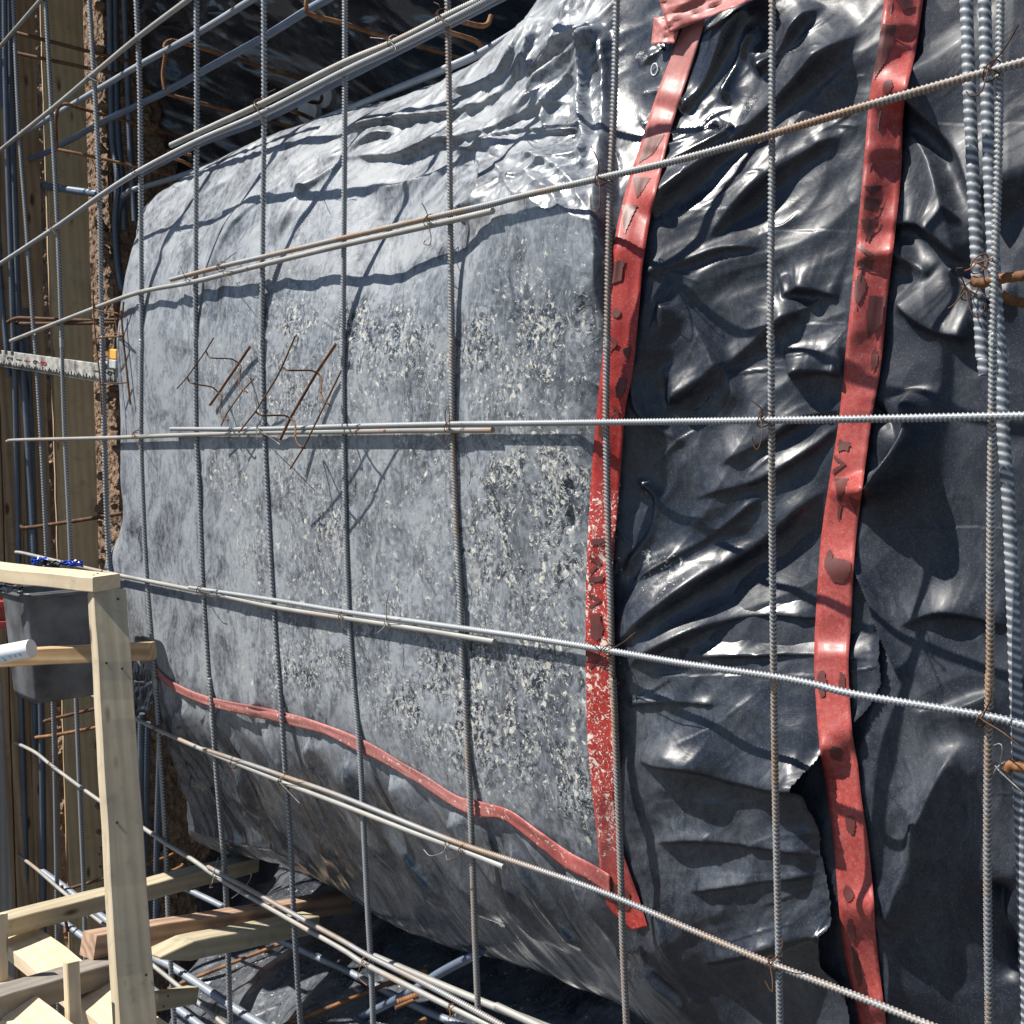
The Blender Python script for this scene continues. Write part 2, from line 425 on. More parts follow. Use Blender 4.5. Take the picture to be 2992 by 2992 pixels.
def line_dist(px, py, pl, reach):
    """distance, signed side and position along a polyline, only near it"""
    m = (px > pl[:, 0].min() - reach) & (px < pl[:, 0].max() + reach) & (py > pl[:, 1].min() - reach) & (py < pl[:, 1].max() + reach)
    idx = np.nonzero(m)
    x = px[idx]; y = py[idx]
    best = np.full(x.shape, 1e9); side = np.zeros(x.shape); pos = np.zeros(x.shape)
    n = len(pl) - 1
    for i in range(n):
        x1, y1 = pl[i]; dx, dy = pl[i + 1] - pl[i]
        t = np.clip(((x - x1) * dx + (y - y1) * dy) / (dx * dx + dy * dy + 1e-12), 0, 1)
        d = np.hypot(x - x1 - t * dx, y - y1 - t * dy); k = d < best
        best[k] = d[k]; side[k] = np.sign(dx * (y - y1) - dy * (x - x1))[k]; pos[k] = ((i + t) / n)[k]
    return idx, best, side, pos
def add_fold(H, px, py, pts, h, wd, kind='r', q=1.54865):
    """raise (h>0, towards the eye) a crease along pts; px,py in 2992 frame; wd = half width in overview pixels"""
    pl = catmull([(a * q, b * q) for a, b in pts], 6); wd = wd * q
    idx, d, s, t = line_dist(px, py, pl, wd * 6)
    end = np.clip(np.minimum(t, 1 - t) / 0.16, 0, 1); end = end * end * (3 - 2 * end)
    # uneven height along the crease
    end = end * (0.8 + 0.3 * np.sin(t * 9 + pts[0][0]))
    sh = lambda z: np.exp(-(np.sqrt(z * z + 0.05) - 0.2236) * 1.25)          # a crest that is nearly sharp
    if kind == 'r': p = sh(d / wd)
    elif kind == 'a': p = sh(d / np.where(s > 0, wd * 0.42, wd * 2.4))     # steep on the right-hand side
    else: p = sh(d / np.where(s < 0, wd * 0.42, wd * 2.4))
    H[idx] += h * end * p

# control readings on the bulging sheet: overview x, y and depth behind the mesh (from the bars' shadows)
CT = [(300,430,.12),(345,385,.17),(400,425,.12),(420,330,.21),(500,350,.154),(520,290,.22),(660,348,.17),(640,260,.25),(780,344,.19),(760,230,.27),
 (853,311,.19),(860,190,.29),(950,245,.21),(950,110,.30),(1031,234,.2),(1020,60,.31),(1100,60,.26),(1131,234,.2),(1243,167,.24),(1190,60,.27),
 (1080,300,.11),(1000,320,.09),(930,345,.09),
 (500,520,.04),(620,519,.05),(700,520,.06),(800,490,.06),(863,464,.045),(984,394,.022),(1126,412,.045),(400,500,.055),(330,540,.04),
 (280,570,.025),(300,520,.04),(262,700,.012),(262,820,.014),(262,950,.014),(262,1100,.014),(375,830,.018),(375,650,.02),(375,1000,.016),(375,1150,.016),
 (500,650,.022),(500,830,.017),(500,1000,.016),(500,1180,.018),(648,650,.024),(648,830,.018),(648,1000,.016),(648,1200,.02),
 (855,600,.022),(855,830,.018),(855,1000,.016),(855,1220,.02),(1000,500,.018),(1000,700,.015),(1000,900,.016),(1000,1100,.016),(1000,1300,.018),
 (1120,500,.03),(1120,700,.028),(1126,850,.034),(1120,1050,.02),(1126,1240,.02),(1120,1400,.02),(1120,1550,.03),(1000,1480,.02),(870,1400,.018),(700,1350,.018),
 (560,1300,.016),(420,1270,.016),(320,1230,.016),
 (1180,300,.17),(1185,400,.12),(1170,520,.07),(1185,700,.06),(1230,480,.11),(1240,620,.10),(1180,890,.07),(1185,1050,.055),(1175,1290,.035),(1175,1450,.035),
 (1300,700,.14),(1255,870,.10),(1240,1080,.09),(1312,1003,.13),(1340,1380,.08),(1286,1369,.075),(1397,1452,.11),(1290,1190,.08),(1470,1240,.14),(1430,1100,.17),
 (1470,900,.19),(1353,565,.17),(1420,588,.2),(1400,330,.24),(1300,300,.2),(1450,150,.28),(1320,120,.26),(1590,669,.25),(1575,1170,.2),(1540,1528,.135),(1600,1700,.15),
 (1560,900,.22),(1640,400,.28),(1640,150,.3),(1704,1711,.2),(1772,622,.25),(1842,668,.27),(1855,1855,.26),(1750,1300,.22),(1900,1000,.27),(1900,1500,.25),(1850,300,.31),
 (2000,600,.3),(2000,1300,.28),(2000,1900,.3),(2050,100,.34),(1780,50,.32),(1230,1500,.06),(1300,1600,.09),(1230,1640,.07),(1217,1740,.08),(1400,1700,.12),(1500,1650,.14),
 (1350,1850,.14),(1500,1850,.17),(1650,1930,.2),(1280,1800,.11),(1300,2000,.17),(1600,2100,.24),(1900,2100,.3),
 (330,1330,.05),(380,1400,.08),(470,1400,.07),(480,1480,.12),(420,1540,.17),(600,1440,.07),(620,1540,.13),(560,1600,.2),(720,1500,.08),(760,1600,.14),(740,1690,.22),
 (860,1560,.07),(880,1650,.13),(900,1750,.22),(1000,1640,.08),(1020,1740,.14),(1040,1820,.23),(1120,1710,.09),(1160,1820,.15),(1200,1890,.22)]
_ct = np.array(CT, float); _ct[:, 2] = np.where(_ct[:, 2] > .03, .03 + (_ct[:, 2] - .03) * .86, _ct[:, 2])
_P = on_w(_ct[:, :2] * 1.54865, _ct[:, 2]); _u, _v, _w = uvw(_P)
FITA = tps_fit(np.stack([_u, _v], 1), _w, 3e-4)
R_EDGE = 0.10
SIL = [  # overview x, y, depth, outward push along u, outward push along v
 (1150,-420,.34,-.02,.02),(1100,-250,.34,-.02,.02),(1040,-80,.34,-.02,.02),(1000,0,.34,-.01,.015),(960,50,.33,0,.015),(900,100,.33,0,.015),(800,155,.32,0,.015),(700,192,.31,0,.015),(600,222,.31,0,.015),
 (500,255,.29,0,.015),(440,280,.27,-.01,.015),(370,318,.24,-.02,.02),(300,365,.19,-.04,.02),(262,410,.13,-.06,.01),(245,470,.08,-.063,0),(232,560,.04,-.063,0),
 (226,640,.025,-.063,0),(232,720,.022,-.063,0),(236,800,.02,-.063,0),(232,900,.02,-.063,0),(236,960,.02,-.063,0),(228,1000,.02,-.063,0),(205,1040,.02,-.063,0),(198,1085,.02,-.063,0),(228,1130,.02,-.063,0),
 (243,1190,.025,-.063,0),(262,1260,.035,-.063,0),(298,1330,.06,-.05,0),(330,1420,.10,-.04,0),(345,1500,.14,-.03,0),(350,1565,.19,-.02,-.01),(385,1600,.23,0,-.015),(480,1620,.25,0,-.015),(560,1642,.26,0,-.015),
 (650,1690,.27,0,-.015),(740,1750,.28,0,-.015),(850,1795,.28,0,-.015),(1000,1830,.29,0,-.015),(1100,1875,.28,0,-.015),(1200,1925,.27,0,-.015),(1300,1990,.26,0,-.015),(1500,2120,.25,0,-.02),(1900,2600,.3,0,0),(3200,3500,.3,0,0),(3200,-900,.3,0,0)]
_s = np.array(SIL, float); _s[:, 2] = np.where(_s[:, 2] > .03, .03 + (_s[:, 2] - .03) * .86, _s[:, 2]); _P = on_w(_s[:, :2] * 1.54865, _s[:, 2] + 0.01); _u, _v, _w = uvw(_P)
BND = catmull(np.stack([_u + _s[:, 3], _v + _s[:, 4]], 1)[:42], 5)
BND = np.vstack([BND, np.stack([_u, _v], 1)[42:]])

# grid columns / rows: fine enough for creases a few millimetres wide
cols = np.concatenate([np.arange(-60, 760, 2.9), np.arange(760, 3300, 4.1)])
rows = np.arange(-330, 3330, 4.6)
GX, GY = np.meshgrid(cols, rows)
Pb = on_w(np.stack([GX, GY], -1), np.zeros(GX.shape)); GU, GV, _ = uvw(Pb)

def sheet_w(U, Vv):
    w = tps_eval(FITA, U, Vv); d = poly_dist(U, Vv, BND)
    t = np.clip(1 - d / R_EDGE, 0, 1)
    w = w + R_EDGE * (1 - np.sqrt(np.maximum(0, 1 - t * t)))
    return w + np.where(d < 0, np.minimum(3.2 * -d, 0.75), 0), d

FOLDS = [
 # swirling folds of the upper shoulder
 ([(640,262),(700,236),(780,222),(860,214),(925,192),(975,150),(1008,90),(1030,10)], .014, 8, 'a'),
 ([(850,172),(905,168),(950,140),(985,92),(1005,30)], .011, 7, 'a'),
 ([(870,232),(940,238),(985,214),(1020,190),(1075,150),(1130,100)], .014, 8, 'b'),
 ([(620,300),(700,296),(770,292),(830,268),(880,262),(940,252),(985,228),(1050,200),(1100,196)], .016, 10, 'a'),
 ([(860,290),(905,286),(940,262),(1000,246),(1060,250),(1120,244)], .012, 7, 'a'),
 ([(690,350),(760,352),(830,330),(880,300),(900,270)], .013, 10, 'b'),
 ([(560,370),(620,330),(700,262),(760,250)], .012, 10, 'a'),
 ([(860,410),(880,395),(915,375),(925,330),(918,292),(935,270),(985,256)], .017, 9, 'b'),
 ([(520,470),(560,390),(600,330),(660,280)], .008, 9, 'a'),
 ([(300,500),(330,440),(380,380),(450,330)], .007, 8, 'a'),
 ([(380,560),(420,470),(470,400),(560,330)], .008, 10, 'a'),
 ([(1138,44),(1100,90),(1050,130),(1000,200)], .016, 7, 'a'),
 ([(1138,44),(1110,120),(1060,190),(1040,250)], .014, 6, 'r'),
 ([(1140,50),(1120,110),(1118,190),(1125,260),(1100,330)], .016, 6, 'b'),
 ([(1140,44),(1090,60),(1040,110),(980,150)], .012, 7, 'b'),
 ([(1090,20),(1070,60),(1060,110)], .010, 7, 'r'),
 ([(940,320),(990,330),(1040,300),(1100,290),(1140,270)], .012, 8, 'a'),
 ([(945,300),(965,340),(1005,400),(1035,440)], .013, 9, 'a'),
 ([(1000,320),(1040,350),(1075,400),(1110,440)], .014, 9, 'b'),
 ([(960,300),(1020,290),(1080,330),(1130,400)], .016, 12, 'r'),
 ([(940,400),(935,450),(942,500),(930,560)], .008, 7, 'a'),
 ([(915,640),(950,670),(985,695),(1010,680)], .011, 5, 'r'),
 ([(1040,770),(1070,780),(1090,768)], .008, 5, 'r'),
 # crease where the clear front ends and the black sheet falls back
 ([(1146,40),(1152,160),(1150,300),(1146,420),(1142,520),(1150,640)], .026, 13, 'b'),
 ([(1150,260),(1165,330),(1160,400),(1150,470)], -.014, 10, 'r'),
 # folds of the right-hand black part, rising to the upper right; 'a' on a line drawn to the right falls away steeply below it
 ([(1225,425),(1300,350),(1400,262),(1520,165),(1650,50)], .050, 26, 'a'),
 ([(1290,220),(1340,160),(1390,70),(1430,0)], .030, 13, 'a'),
 ([(1370,200),(1400,120),(1440,50)], .020, 8, 'r'),
 ([(1440,150),(1500,90),(1560,10)], .030, 13, 'a'),
 ([(1240,330),(1300,300),(1380,260),(1400,240)], .014, 8, 'a'),
 ([(1230,280),(1290,272),(1340,250),(1360,230)], .013, 7, 'b'),
 ([(1215,240),(1240,226),(1270,236)], .012, 7, 'r'),
 ([(1215,180),(1250,176),(1275,190)], .010, 6, 'r'),
 ([(1210,130),(1240,110),(1262,90)], .012, 7, 'a'),
 ([(1330,470),(1420,380),(1500,310),(1600,250)], .034, 20, 'a'),
 ([(1215,520),(1290,500),(1380,470),(1460,470)], .016, 12, 'a'),
 ([(1480,560),(1530,545),(1590,560)], .032, 18, 'a'),
 ([(1500,715),(1545,700),(1600,705)], .034, 15, 'a'),
 ([(1240,575),(1310,600),(1370,680),(1420,780)], .030, 26, 'b'),
 ([(1250,770),(1340,720),(1440,640),(1540,570)], .034, 22, 'a'),
 ([(1360,880),(1450,835),(1520,790),(1590,770)], .024, 15, 'a'),
 ([(1310,940),(1440,905),(1530,850),(1580,800)], .020, 12, 'a'),
 ([(1160,1222),(1250,1155),(1350,1085),(1450,1015),(1560,915)], .050, 18, 'a'),
 ([(1200,1100),(1290,1050),(1380,990),(1450,930)], .012, 8, 'a'),
 ([(1180,1262),(1260,1215),(1350,1175),(1450,1160),(1580,1172)], .034, 17, 'a'),
 ([(1280,1240),(1400,1238),(1520,1236),(1640,1245)], .014, 9, 'a'),
 ([(1180,1330),(1260,1322),(1360,1330)], .012, 8, 'a'),
 ([(1200,1430),(1330,1440),(1400,1466),(1480,1478),(1570,1478)], .052, 26, 'a'),
 ([(1230,1590),(1320,1580),(1430,1590),(1550,1610)], .022, 12, 'a'),
 ([(1300,1680),(1430,1660),(1540,1650)], .018, 11, 'a'),
 ([(1330,1815),(1430,1790),(1500,1770),(1585,1752)], .050, 18, 'a'),
 ([(1230,1700),(1270,1760),(1300,1850),(1330,1900)], .018, 9, 'b'),
 ([(1210,1760),(1240,1830),(1290,1890),(1340,1960)], .016, 8, 'b'),
 ([(1185,700),(1200,760),(1230,800),(1300,840)], .014, 10, 'r'),
 ([(1200,900),(1240,940),(1230,1010),(1180,1080)], .012, 8, 'r'),
 # draped folds below the long tape, running down to the right
 ([(305,1300),(325,1370),(342,1440),(350,1520)], .012, 5, 'a'),
 ([(345,1320),(352,1390),(368,1450),(385,1495)], .016, 6, 'a'),
 ([(415,1330),(432,1400),(470,1470),(500,1560)], .016, 8, 'b'),
 ([(500,1370),(520,1430),(560,1500),(600,1580),(640,1640)], .015, 8, 'a'),
 ([(585,1385),(600,1440),(640,1500),(700,1580),(760,1660)], .014, 7, 'a'),
 ([(660,1420),(690,1490),(740,1560),(810,1650),(860,1720)], .016, 8, 'b'),
 ([(735,1450),(770,1520),(830,1600),(900,1690),(960,1750)], .014, 7, 'a'),
 ([(850,1530),(880,1580),(950,1660),(1010,1740),(1080,1800)], .015, 8, 'a'),
 ([(960,1580),(1010,1650),(1060,1730),(1110,1790)], .013, 7, 'b'),
 ([(1060,1620),(1110,1690),(1160,1770),(1190,1830)], .012, 7, 'a'),
 ([(355,1560),(420,1580),(520,1600),(600,1640)], .010, 8, 'a'),
 ([(280,1130),(300,1200),(330,1260),(345,1330)], .010, 6, 'a'),
 ([(370,1170),(392,1230),(420,1290),(450,1340)], .010, 6, 'b'),
 ([(415,1240),(440,1265),(462,1300),(470,1350)], .016, 8, 'a'),
 ([(330,860),(330,1000),(336,1120),(345,1200)], .003, 3, 'a'),
 ([(250,1020),(255,1090),(270,1160)], .008, 5, 'a'),
 ([(236,1000),(226,1050),(222,1090)], .010, 5, 'a'),
 ([(690,1190),(720,1260),(740,1330)], .005, 6, 'a'),
 ([(1090,1070),(1130,1060),(1150,1075)], -.016, 10, 'r'),
 ([(1075,900),(1080,950),(1075,1010)], -.018, 9, 'r'),
]
def wrinkle(H, px, py, U, Vv):
    """crumples of the film, in metres, towards the eye"""
    x = px / 1.54865; y = py / 1.54865
    left = 1 - sstep(1110, 1190, x + 0.02 * (y - 900)); right = 1 - left
    tapey = np.interp(x, [300,400,520,650,770,870,960,1060,1150,1250], [1285,1320,1352,1392,1442,1512,1547,1602,1650,1720])
    low = sstep(-20, 60, y - tapey) * left
    shoulder = (1 - sstep(330, 470, y - 0.12 * (700 - x) * (x < 700))) * left
    front = np.clip(left - low - shoulder, 0, 1)
    wx = U + 0.05 * perlin(U * 4, Vv * 4, 1); wy = Vv + 0.05 * perlin(U * 4, Vv * 4, 2)
    # shoulder: long flowing folds following the curve of the bag
    a, b_ = rot(wx, wy, 30 )
    H += shoulder * (0.009 * ridged(a * 2.2, b_ * 9, 3, 11) + 0.004 * ridged(a * 5, b_ * 24, 2, 12))
    sw = shoulder * np.exp(-((x - 960) / 200) ** 2)
    H += sw * 0.006 * ridged(a * 4 + 2 * perlin(wx * 6, wy * 6, 3), b_ * 20, 2, 13)
    # front: pressed against the bars, only slight upright creases
    H += front * (0.0022 * ridged(wx * 13, wy * 3, 2, 21) + 0.0010 * fbm(wx * 22, wy * 16, 2, 22))
    H += front * (0.007 * ridged(wx * 6.5, wy * 1.1, 1, 23) + 0.003 * fbm(wx * 5, wy * 4, 2, 25))
    cr = front * sstep(850, 950, x)
    H += cr * 0.0050 * ridged(wx * 9, wy * 7, 4, 24)
    # right: loose black film
    a, b_ = rot(wx, wy, 34)
    big = sstep(1150, 1260, x) * (1 - sstep(1640, 1720, x))
    H += big * (0.024 * (ridged(a * 1.2, b_ * 2.6, 1, 31) - .45) + 0.008 * (ridged(a * 2.6 + .4 * perlin(U * 6, Vv * 6, 8), b_ * 6, 2, 35) - .4) + 0.0022 * ridged(a * 6, b_ * 15, 2, 32))
    H += right * (0.0022 * ridged(a * 6, b_ * 12, 2, 33) + 0.0006 * fbm(wx * 30, wy * 30, 2, 34))
    # low drapes
    a, b_ = rot(wx, wy, -62)
    H += low * (0.015 * ridged(a * 1.0, b_ * 8, 2, 41) + 0.0045 * ridged(a * 2.4, b_ * 22, 1, 42))
    H += sstep(1150, 1220, x) * sstep(1650, 1750, y) * (1 - sstep(1500, 1600, x)) * 0.008 * ridged(a * 2.5, b_ * 9, 3, 43)
    return H

W0, DB = sheet_w(GU, GV)
P0 = from_uvw(GU, GV, W0)
QX, QY = project(P0)
H = np.zeros(GX.shape)
for pts, h, wd, k in FOLDS:
    mx = sum(p[0] for p in pts) / len(pts); my = sum(p[1] for p in pts) / len(pts)
    f = 1.0
    if mx < 1150 and my < 520: f = 2.1 if my < 270 or mx < 920 else 1.25            # the gathered shoulder
    elif mx < 1150 and my > 1250: f = 2.1          # the hanging drapes
    add_fold(H, QX, QY, pts, h * f, wd, k)
wrinkle(H, QX, QY, GU, GV)
_r = random.Random(77)
for _k in range(120):          # thin stray creases in the hazy film
    x_ = _r.uniform(270, 1120); y_ = _r.uniform(480, 1300); ln = _r.uniform(40, 190); an = math.radians(_r.gauss(84, 22)); bd = _r.uniform(-18, 18)
    add_fold(H, QX, QY, [(x_, y_), (x_ + ln / 2 * math.cos(an) + bd, y_ + ln / 2 * math.sin(an)), (x_ + ln * math.cos(an), y_ + ln * math.sin(an))], _r.uniform(.0018, .0058), _r.uniform(1.5, 3.4), _r.choice('rab'))
for _k in range(46):          # and in the loose black part
    x_ = _r.uniform(1200, 1600); y_ = _r.uniform(60, 1850); ln = _r.uniform(50, 170); an = math.radians(_r.gauss(-34, 22)); bd = _r.uniform(-14, 14)
    add_fold(H, QX, QY, [(x_, y_), (x_ + ln / 2 * math.cos(an), y_ + ln / 2 * math.sin(an) + bd), (x_ + ln * math.cos(an), y_ + ln * math.sin(an))], _r.uniform(.0015, .0045), _r.uniform(1.6, 3.6), _r.choice('rab'))
H *= np.where(DB > 0, 1, np.exp(DB * 8))
WA = W0 - H
WA = np.maximum(WA, 0.0135)          # the film cannot pass through the bars it lies against
OX, OY = QX / 1.54865, QY / 1.54865

def blob(x, y, cx, cy, rx, ry, p=2.0): return np.exp(-(((x - cx) / rx) ** 2 + ((y - cy) / ry) ** 2) ** (p / 2))
tapey = np.interp(OX, [300,400,520,650,770,870,960,1060,1150,1250], [1285,1320,1352,1392,1442,1512,1547,1602,1650,1720])
leftm = 1 - sstep(1120, 1165, OX)
lowm = sstep(0, 90, OY - tapey) * (1 - sstep(1150, 1250, OX))
dust = leftm * (1 - 0.80 * lowm) * 0.95
dust = dust * (1 - 0.30 * sstep(850, 1000, OX) * sstep(380, 600, OY)) * (1 - 0.18 * blob(OX, OY, 1010, 420, 120, 120))
dust = dust + (1 - leftm) * (0.035 + 0.12 * blob(OX, OY, 1240, 1330, 120, 130) + 0.10 * blob(OX, OY, 1180, 180, 40, 200) + 0.10 * blob(OX, OY, 1270, 1080, 70, 60) + 0.12 * blob(OX, OY, 1230, 1620, 80, 140) + 0.05 * fbm(GU * 3, GV * 3, 3, 60))
dust = np.clip(dust + 0.12 * fbm(GU * 6, GV * 4, 4, 61), 0, 1)
fl = .30 * sstep(380, 560, OX) * sstep(520, 640, OY) * sstep(-10, -90, OY - tapey) * (OX < 1170) + .25 * blob(OX, OY, 1000, 480, 160, 60)
for cx, cy, rx, ry, s in [(560,620,90,90,.5),(690,640,50,70,.8),(790,650,60,80,.75),(1010,600,75,75,.8),(900,640,50,60,.7),(980,720,90,60,.6),(1110,650,30,90,.5),
    (440,700,60,60,.35),(560,760,80,50,.55),(430,890,45,60,.5),(560,920,90,70,.3),(960,930,110,110,1.0),(1080,900,50,90,.9),(1020,1060,110,110,.9),(620,1020,40,80,.6),
    (920,1350,110,130,1.1),(1060,1330,70,130,.9),(1080,1480,70,60,.9),(870,1270,60,60,.9),(780,1330,70,60,.7),(560,1270,50,40,.6),(1130,1440,25,130,.8),(560,620,30,30,.6),
    (700,1150,70,50,.4),(600,1240,50,40,.5),(480,1050,40,60,.35),(900,1060,40,60,.6),(1000,420,60,40,.3),(1260,1085,40,40,.8),(1110,560,20,60,.5),(690,600,40,30,.5)]:
    fl += s * blob(OX, OY, cx, cy, rx, ry, 2.6)
fl = np.clip(fl, 0, 1.15) * (1 - sstep(1160, 1200, OX) * (OY < 1000))

gloss = np.clip(blob(OX, OY, 1290, 130, 190, 230) + 1.0 * blob(OX, OY, 1010, 370, 70, 60) + .5 * blob(OX, OY, 1090, 170, 60, 130) + 1.0 * lowm + .22 * leftm + .35 * (1 - leftm) * sstep(500, 1100, OY) + .5 * blob(OX, OY, 1520, 1810, 90, 60), 0, 1)
# the loose edge of the upper film: it ends just under / beside the right-hand tape
EDGE = [(1700,-700),(1700,-100),(1690,60),(1660,300),(1640,480),(1625,640),(1612,760),(1606,900),(1600,1010),(1617,1060),(1640,1120),(1655,1170),(1662,1230),(1668,1290),(1640,1340),(1600,1380),
        (1558,1420),(1535,1470),(1536,1520),(1556,1570),(1558,1640),(1570,1700),(1577,1740),(1566,1765),(1565,1820),(1590,1850),(1600,1880),(1620,1960),(1660,2200)]
ed = np.array(EDGE, float)
ex = np.interp(OY, ed[:, 1], ed[:, 0]) + 2.0 * perlin(OY / 14, OY * 0, 70)
PA = from_uvw(GU, GV, WA)
def grid_faces(shape, keep=None):
    nr, nc = shape
    i = np.arange(nr * nc).reshape(nr, nc)
    q = np.stack([i[:-1, :-1], i[1:, :-1], i[1:, 1:], i[:-1, 1:]], -1)
    if keep is not None:
        k = keep[:-1, :-1] & keep[1:, :-1] & keep[1:, 1:] & keep[:-1, 1:]; q = q[k]
    return q.reshape(-1, 4)
def compact(V, F, attrs):
    u, inv = np.unique(F, return_inverse=True)
    return V[u], inv.reshape(F.shape), {k: a[u] for k, a in attrs.items()}
keepA = (OX < ex) & (DB > -0.24) & (GX < 3200)
# the free edge curls a little towards the eye, most at the bottom corner
curl = np.clip(1 - (ex - OX) / 34, 0, 1) ** 2 * (0.010 + 0.035 * np.exp(-((OY - 1790) / 45) ** 2) + 0.02 * np.exp(-((OY - 1480) / 40) ** 2))
PA = from_uvw(GU, GV, WA - curl)
V_, F_, A_ = compact(PA.reshape(-1, 3), grid_faces(GX.shape, keepA), {'dust': dust.ravel(), 'flake': fl.ravel(), 'gloss': gloss.ravel()})
o = mesh_obj('plastic_sheet', V_, F_, M_poly, attrs=A_)
tag(o, 'big bulging dusty black plastic sheet pressed against the rebar mesh', 'plastic sheet', 'plastic sheets lining the trench bank')

# second film: flat black, further back on the right, passing under the first one
sc = slice(None, None, 1)
cm = (cols > 1850)
U2, V2 = GU[:, cm], GV[:, cm]
W2 = tps_eval(FITA, U2, V2) + 0.028
Q2x, Q2y = project(from_uvw(U2, V2, W2)); x2, y2 = Q2x / 1.54865, Q2y / 1.54865
H2 = np.zeros(U2.shape)
for pts, h, wd, k in [([(1625,925),(1690,915),(1735,870),(1742,800),(1725,730)], .095, 22, 'r'), ([(1690,130),(1750,210),(1830,300),(1900,420)], .06, 40, 'a'), ([(1680,420),(1760,430),(1840,500)], .05, 30, 'a'), ([(1840,1380),(1760,1560),(1700,1760)], .05, 34, 'r'), ([(1700,1180),(1800,1150),(1920,1180)], .03, 26, 'a'), ([(1700,850),(1740,800),(1745,740)], .0, 24, 'r'), ([(1640,760),(1690,800),(1700,850),(1660,900)], -.02, 16, 'r'),
    ([(1612,1040),(1650,1110),(1690,1220),(1715,1290)], .030, 7, 'a'), ([(1700,240),(1760,300),(1800,400),(1830,520)], .03, 26, 'b'),
    ([(1690,560),(1760,620),(1850,640)], .03, 26, 'a'), ([(1700,1500),(1760,1560),(1740,1700)], .02, 34, 'r'), ([(1730,1340),(1820,1330),(1900,1300)], .02, 26, 'b'),
    ([(1880,1650),(1900,1750),(1930,1850)], -.04, 24, 'r'), ([(1640,1650),(1700,1800),(1690,1930)], .02, 30, 'r'), ([(1780,500),(1860,560),(1932,560)], .02, 22, 'r'), ([(1650,440),(1700,480),(1760,520)], .03, 20, 'r')]:
    add_fold(H2, Q2x, Q2y, pts, h, wd, k)
H2 += 0.022 * ridged(U2 * 2.4 + .8 * V2, V2 * 1.6 - U2, 1, 84) + 0.008 * fbm(U2 * 4, V2 * 3, 2, 81) + 0.006 * ridged(U2 * 7 + 0.2 * V2, V2 * 5, 2, 82)
d2 = np.clip(0.02 + 0.10 * fbm(U2 * 4, V2 * 4, 4, 83) + 0.08 * blob(x2, y2, 1750, 350, 60, 80) + 0.10 * blob(x2, y2, 1700, 880, 50, 30) + 0.08 * blob(x2, y2, 1760, 1500, 120, 200), 0, 1)
V_, F_, A_ = compact(from_uvw(U2, V2, W2 - H2).reshape(-1, 3), grid_faces(U2.shape), {'dust': d2.ravel(), 'flake': 0.0 * d2.ravel(), 'gloss': 0.0 * d2.ravel()})
tag(mesh_obj('plastic_sheet', V_, F_, M_poly2, attrs=A_), 'flat matt black plastic sheet behind the thick bars on the right', 'plastic sheet', 'plastic sheets lining the trench bank')

def patch(ctrl, x0, x1, y0, y1, step, wr, seed, name_label, bound=None, dustv=0.2, fcoef=0.0, mat=None, rad=0.08, lam=1e-3, gloss=0.5):
    """a further sheet: depth controls in overview px, over a pixel range"""
    c = np.array(ctrl, float); P = on_w(c[:, :2] * 1.54865, c[:, 2]); u, v, w = uvw(P); fit = tps_fit(np.stack([u, v], 1), w, lam)
    gx, gy = np.meshgrid(np.arange(x0, x1, step) * 1.54865, np.arange(y0, y1, step) * 1.54865)
    ww = np.full(gx.shape, c[:, 2].mean()); 
    U, Vv, _ = uvw(on_w(np.stack([gx, gy], -1), ww)); w0 = tps_eval(fit, U, Vv)
    keep = None
    if bound is not None:
        bb = np.array(bound, float); P = on_w(bb[:, :2] * 1.54865, bb[:, 2]); bu, bv, _ = uvw(P); pl = np.stack([bu, bv], 1)
        d = poly_dist(U, Vv, pl); t = np.clip(1 - d / rad, 0, 1); w0 = w0 + rad * (1 - np.sqrt(np.maximum(0, 1 - t * t))) + np.where(d < 0, np.minimum(-3 * d, 0.5), 0); keep = d > -0.16
    h = wr(U, Vv, *[q / 1.54865 for q in project(from_uvw(U, Vv, w0))])
    dd = np.clip(dustv + 0.25 * fbm(U * 5, Vv * 5, 4, seed), 0, 1)
    V_, F_, A_ = compact(from_uvw(U, Vv, w0 - h).reshape(-1, 3), grid_faces(U.shape, keep), {'dust': dd.ravel(), 'flake': (fcoef * np.ones(dd.shape)).ravel(), 'gloss': (gloss * np.ones(dd.shape)).ravel()})
    o = mesh_obj('plastic_sheet', V_, F_, mat or M_poly, attrs=A_)
    return tag(o, name_label, 'plastic sheet', 'plastic sheets lining the trench bank')
def wr_up(U, V, x, y):
    a, b_ = rot(U + 0.05 * perlin(U * 4, V * 4, 5), V, -28)
    return 0.05 * ridged(a * 1.4, b_ * 4.5, 2, 91) + 0.014 * ridged(a * 4, b_ * 12, 2, 92)
patch([(300,-60,.55),(260,60,.60),(285,130,.62),(330,300,.80),(330,400,.85),(500,-60,.60),(500,150,.75),(500,260,.9),(700,-60,.62),(700,60,.72),(700,180,.95),(900,-60,.60),(900,40,.8),(1000,-60,.65),(1000,40,.85),(1100,-100,.7),(1000,200,1.0),(600,400,1.1)],
      236, 1110, -140, 470, 2.6, wr_up, 93, 'dark crumpled plastic sheet in shade in the recess above the bulge', dustv=0.05, mat=M_poly, gloss=.9,
      bound=[(240,-200,.58),(262,40,.60),(275,120,.62),(300,210,.68),(305,300,.78),(300,500,.9),(1300,500,1.0),(1300,-300,.7)], rad=0.05)
def wr_lo(U, V, x, y):
    a, b_ = rot(U + 0.05 * perlin(U * 4, V * 4, 6), V, 22)
    return 0.05 * ridged(a * 1.4, b_ * 5, 2, 95) + 0.014 * ridged(a * 4, b_ * 13, 2, 96)
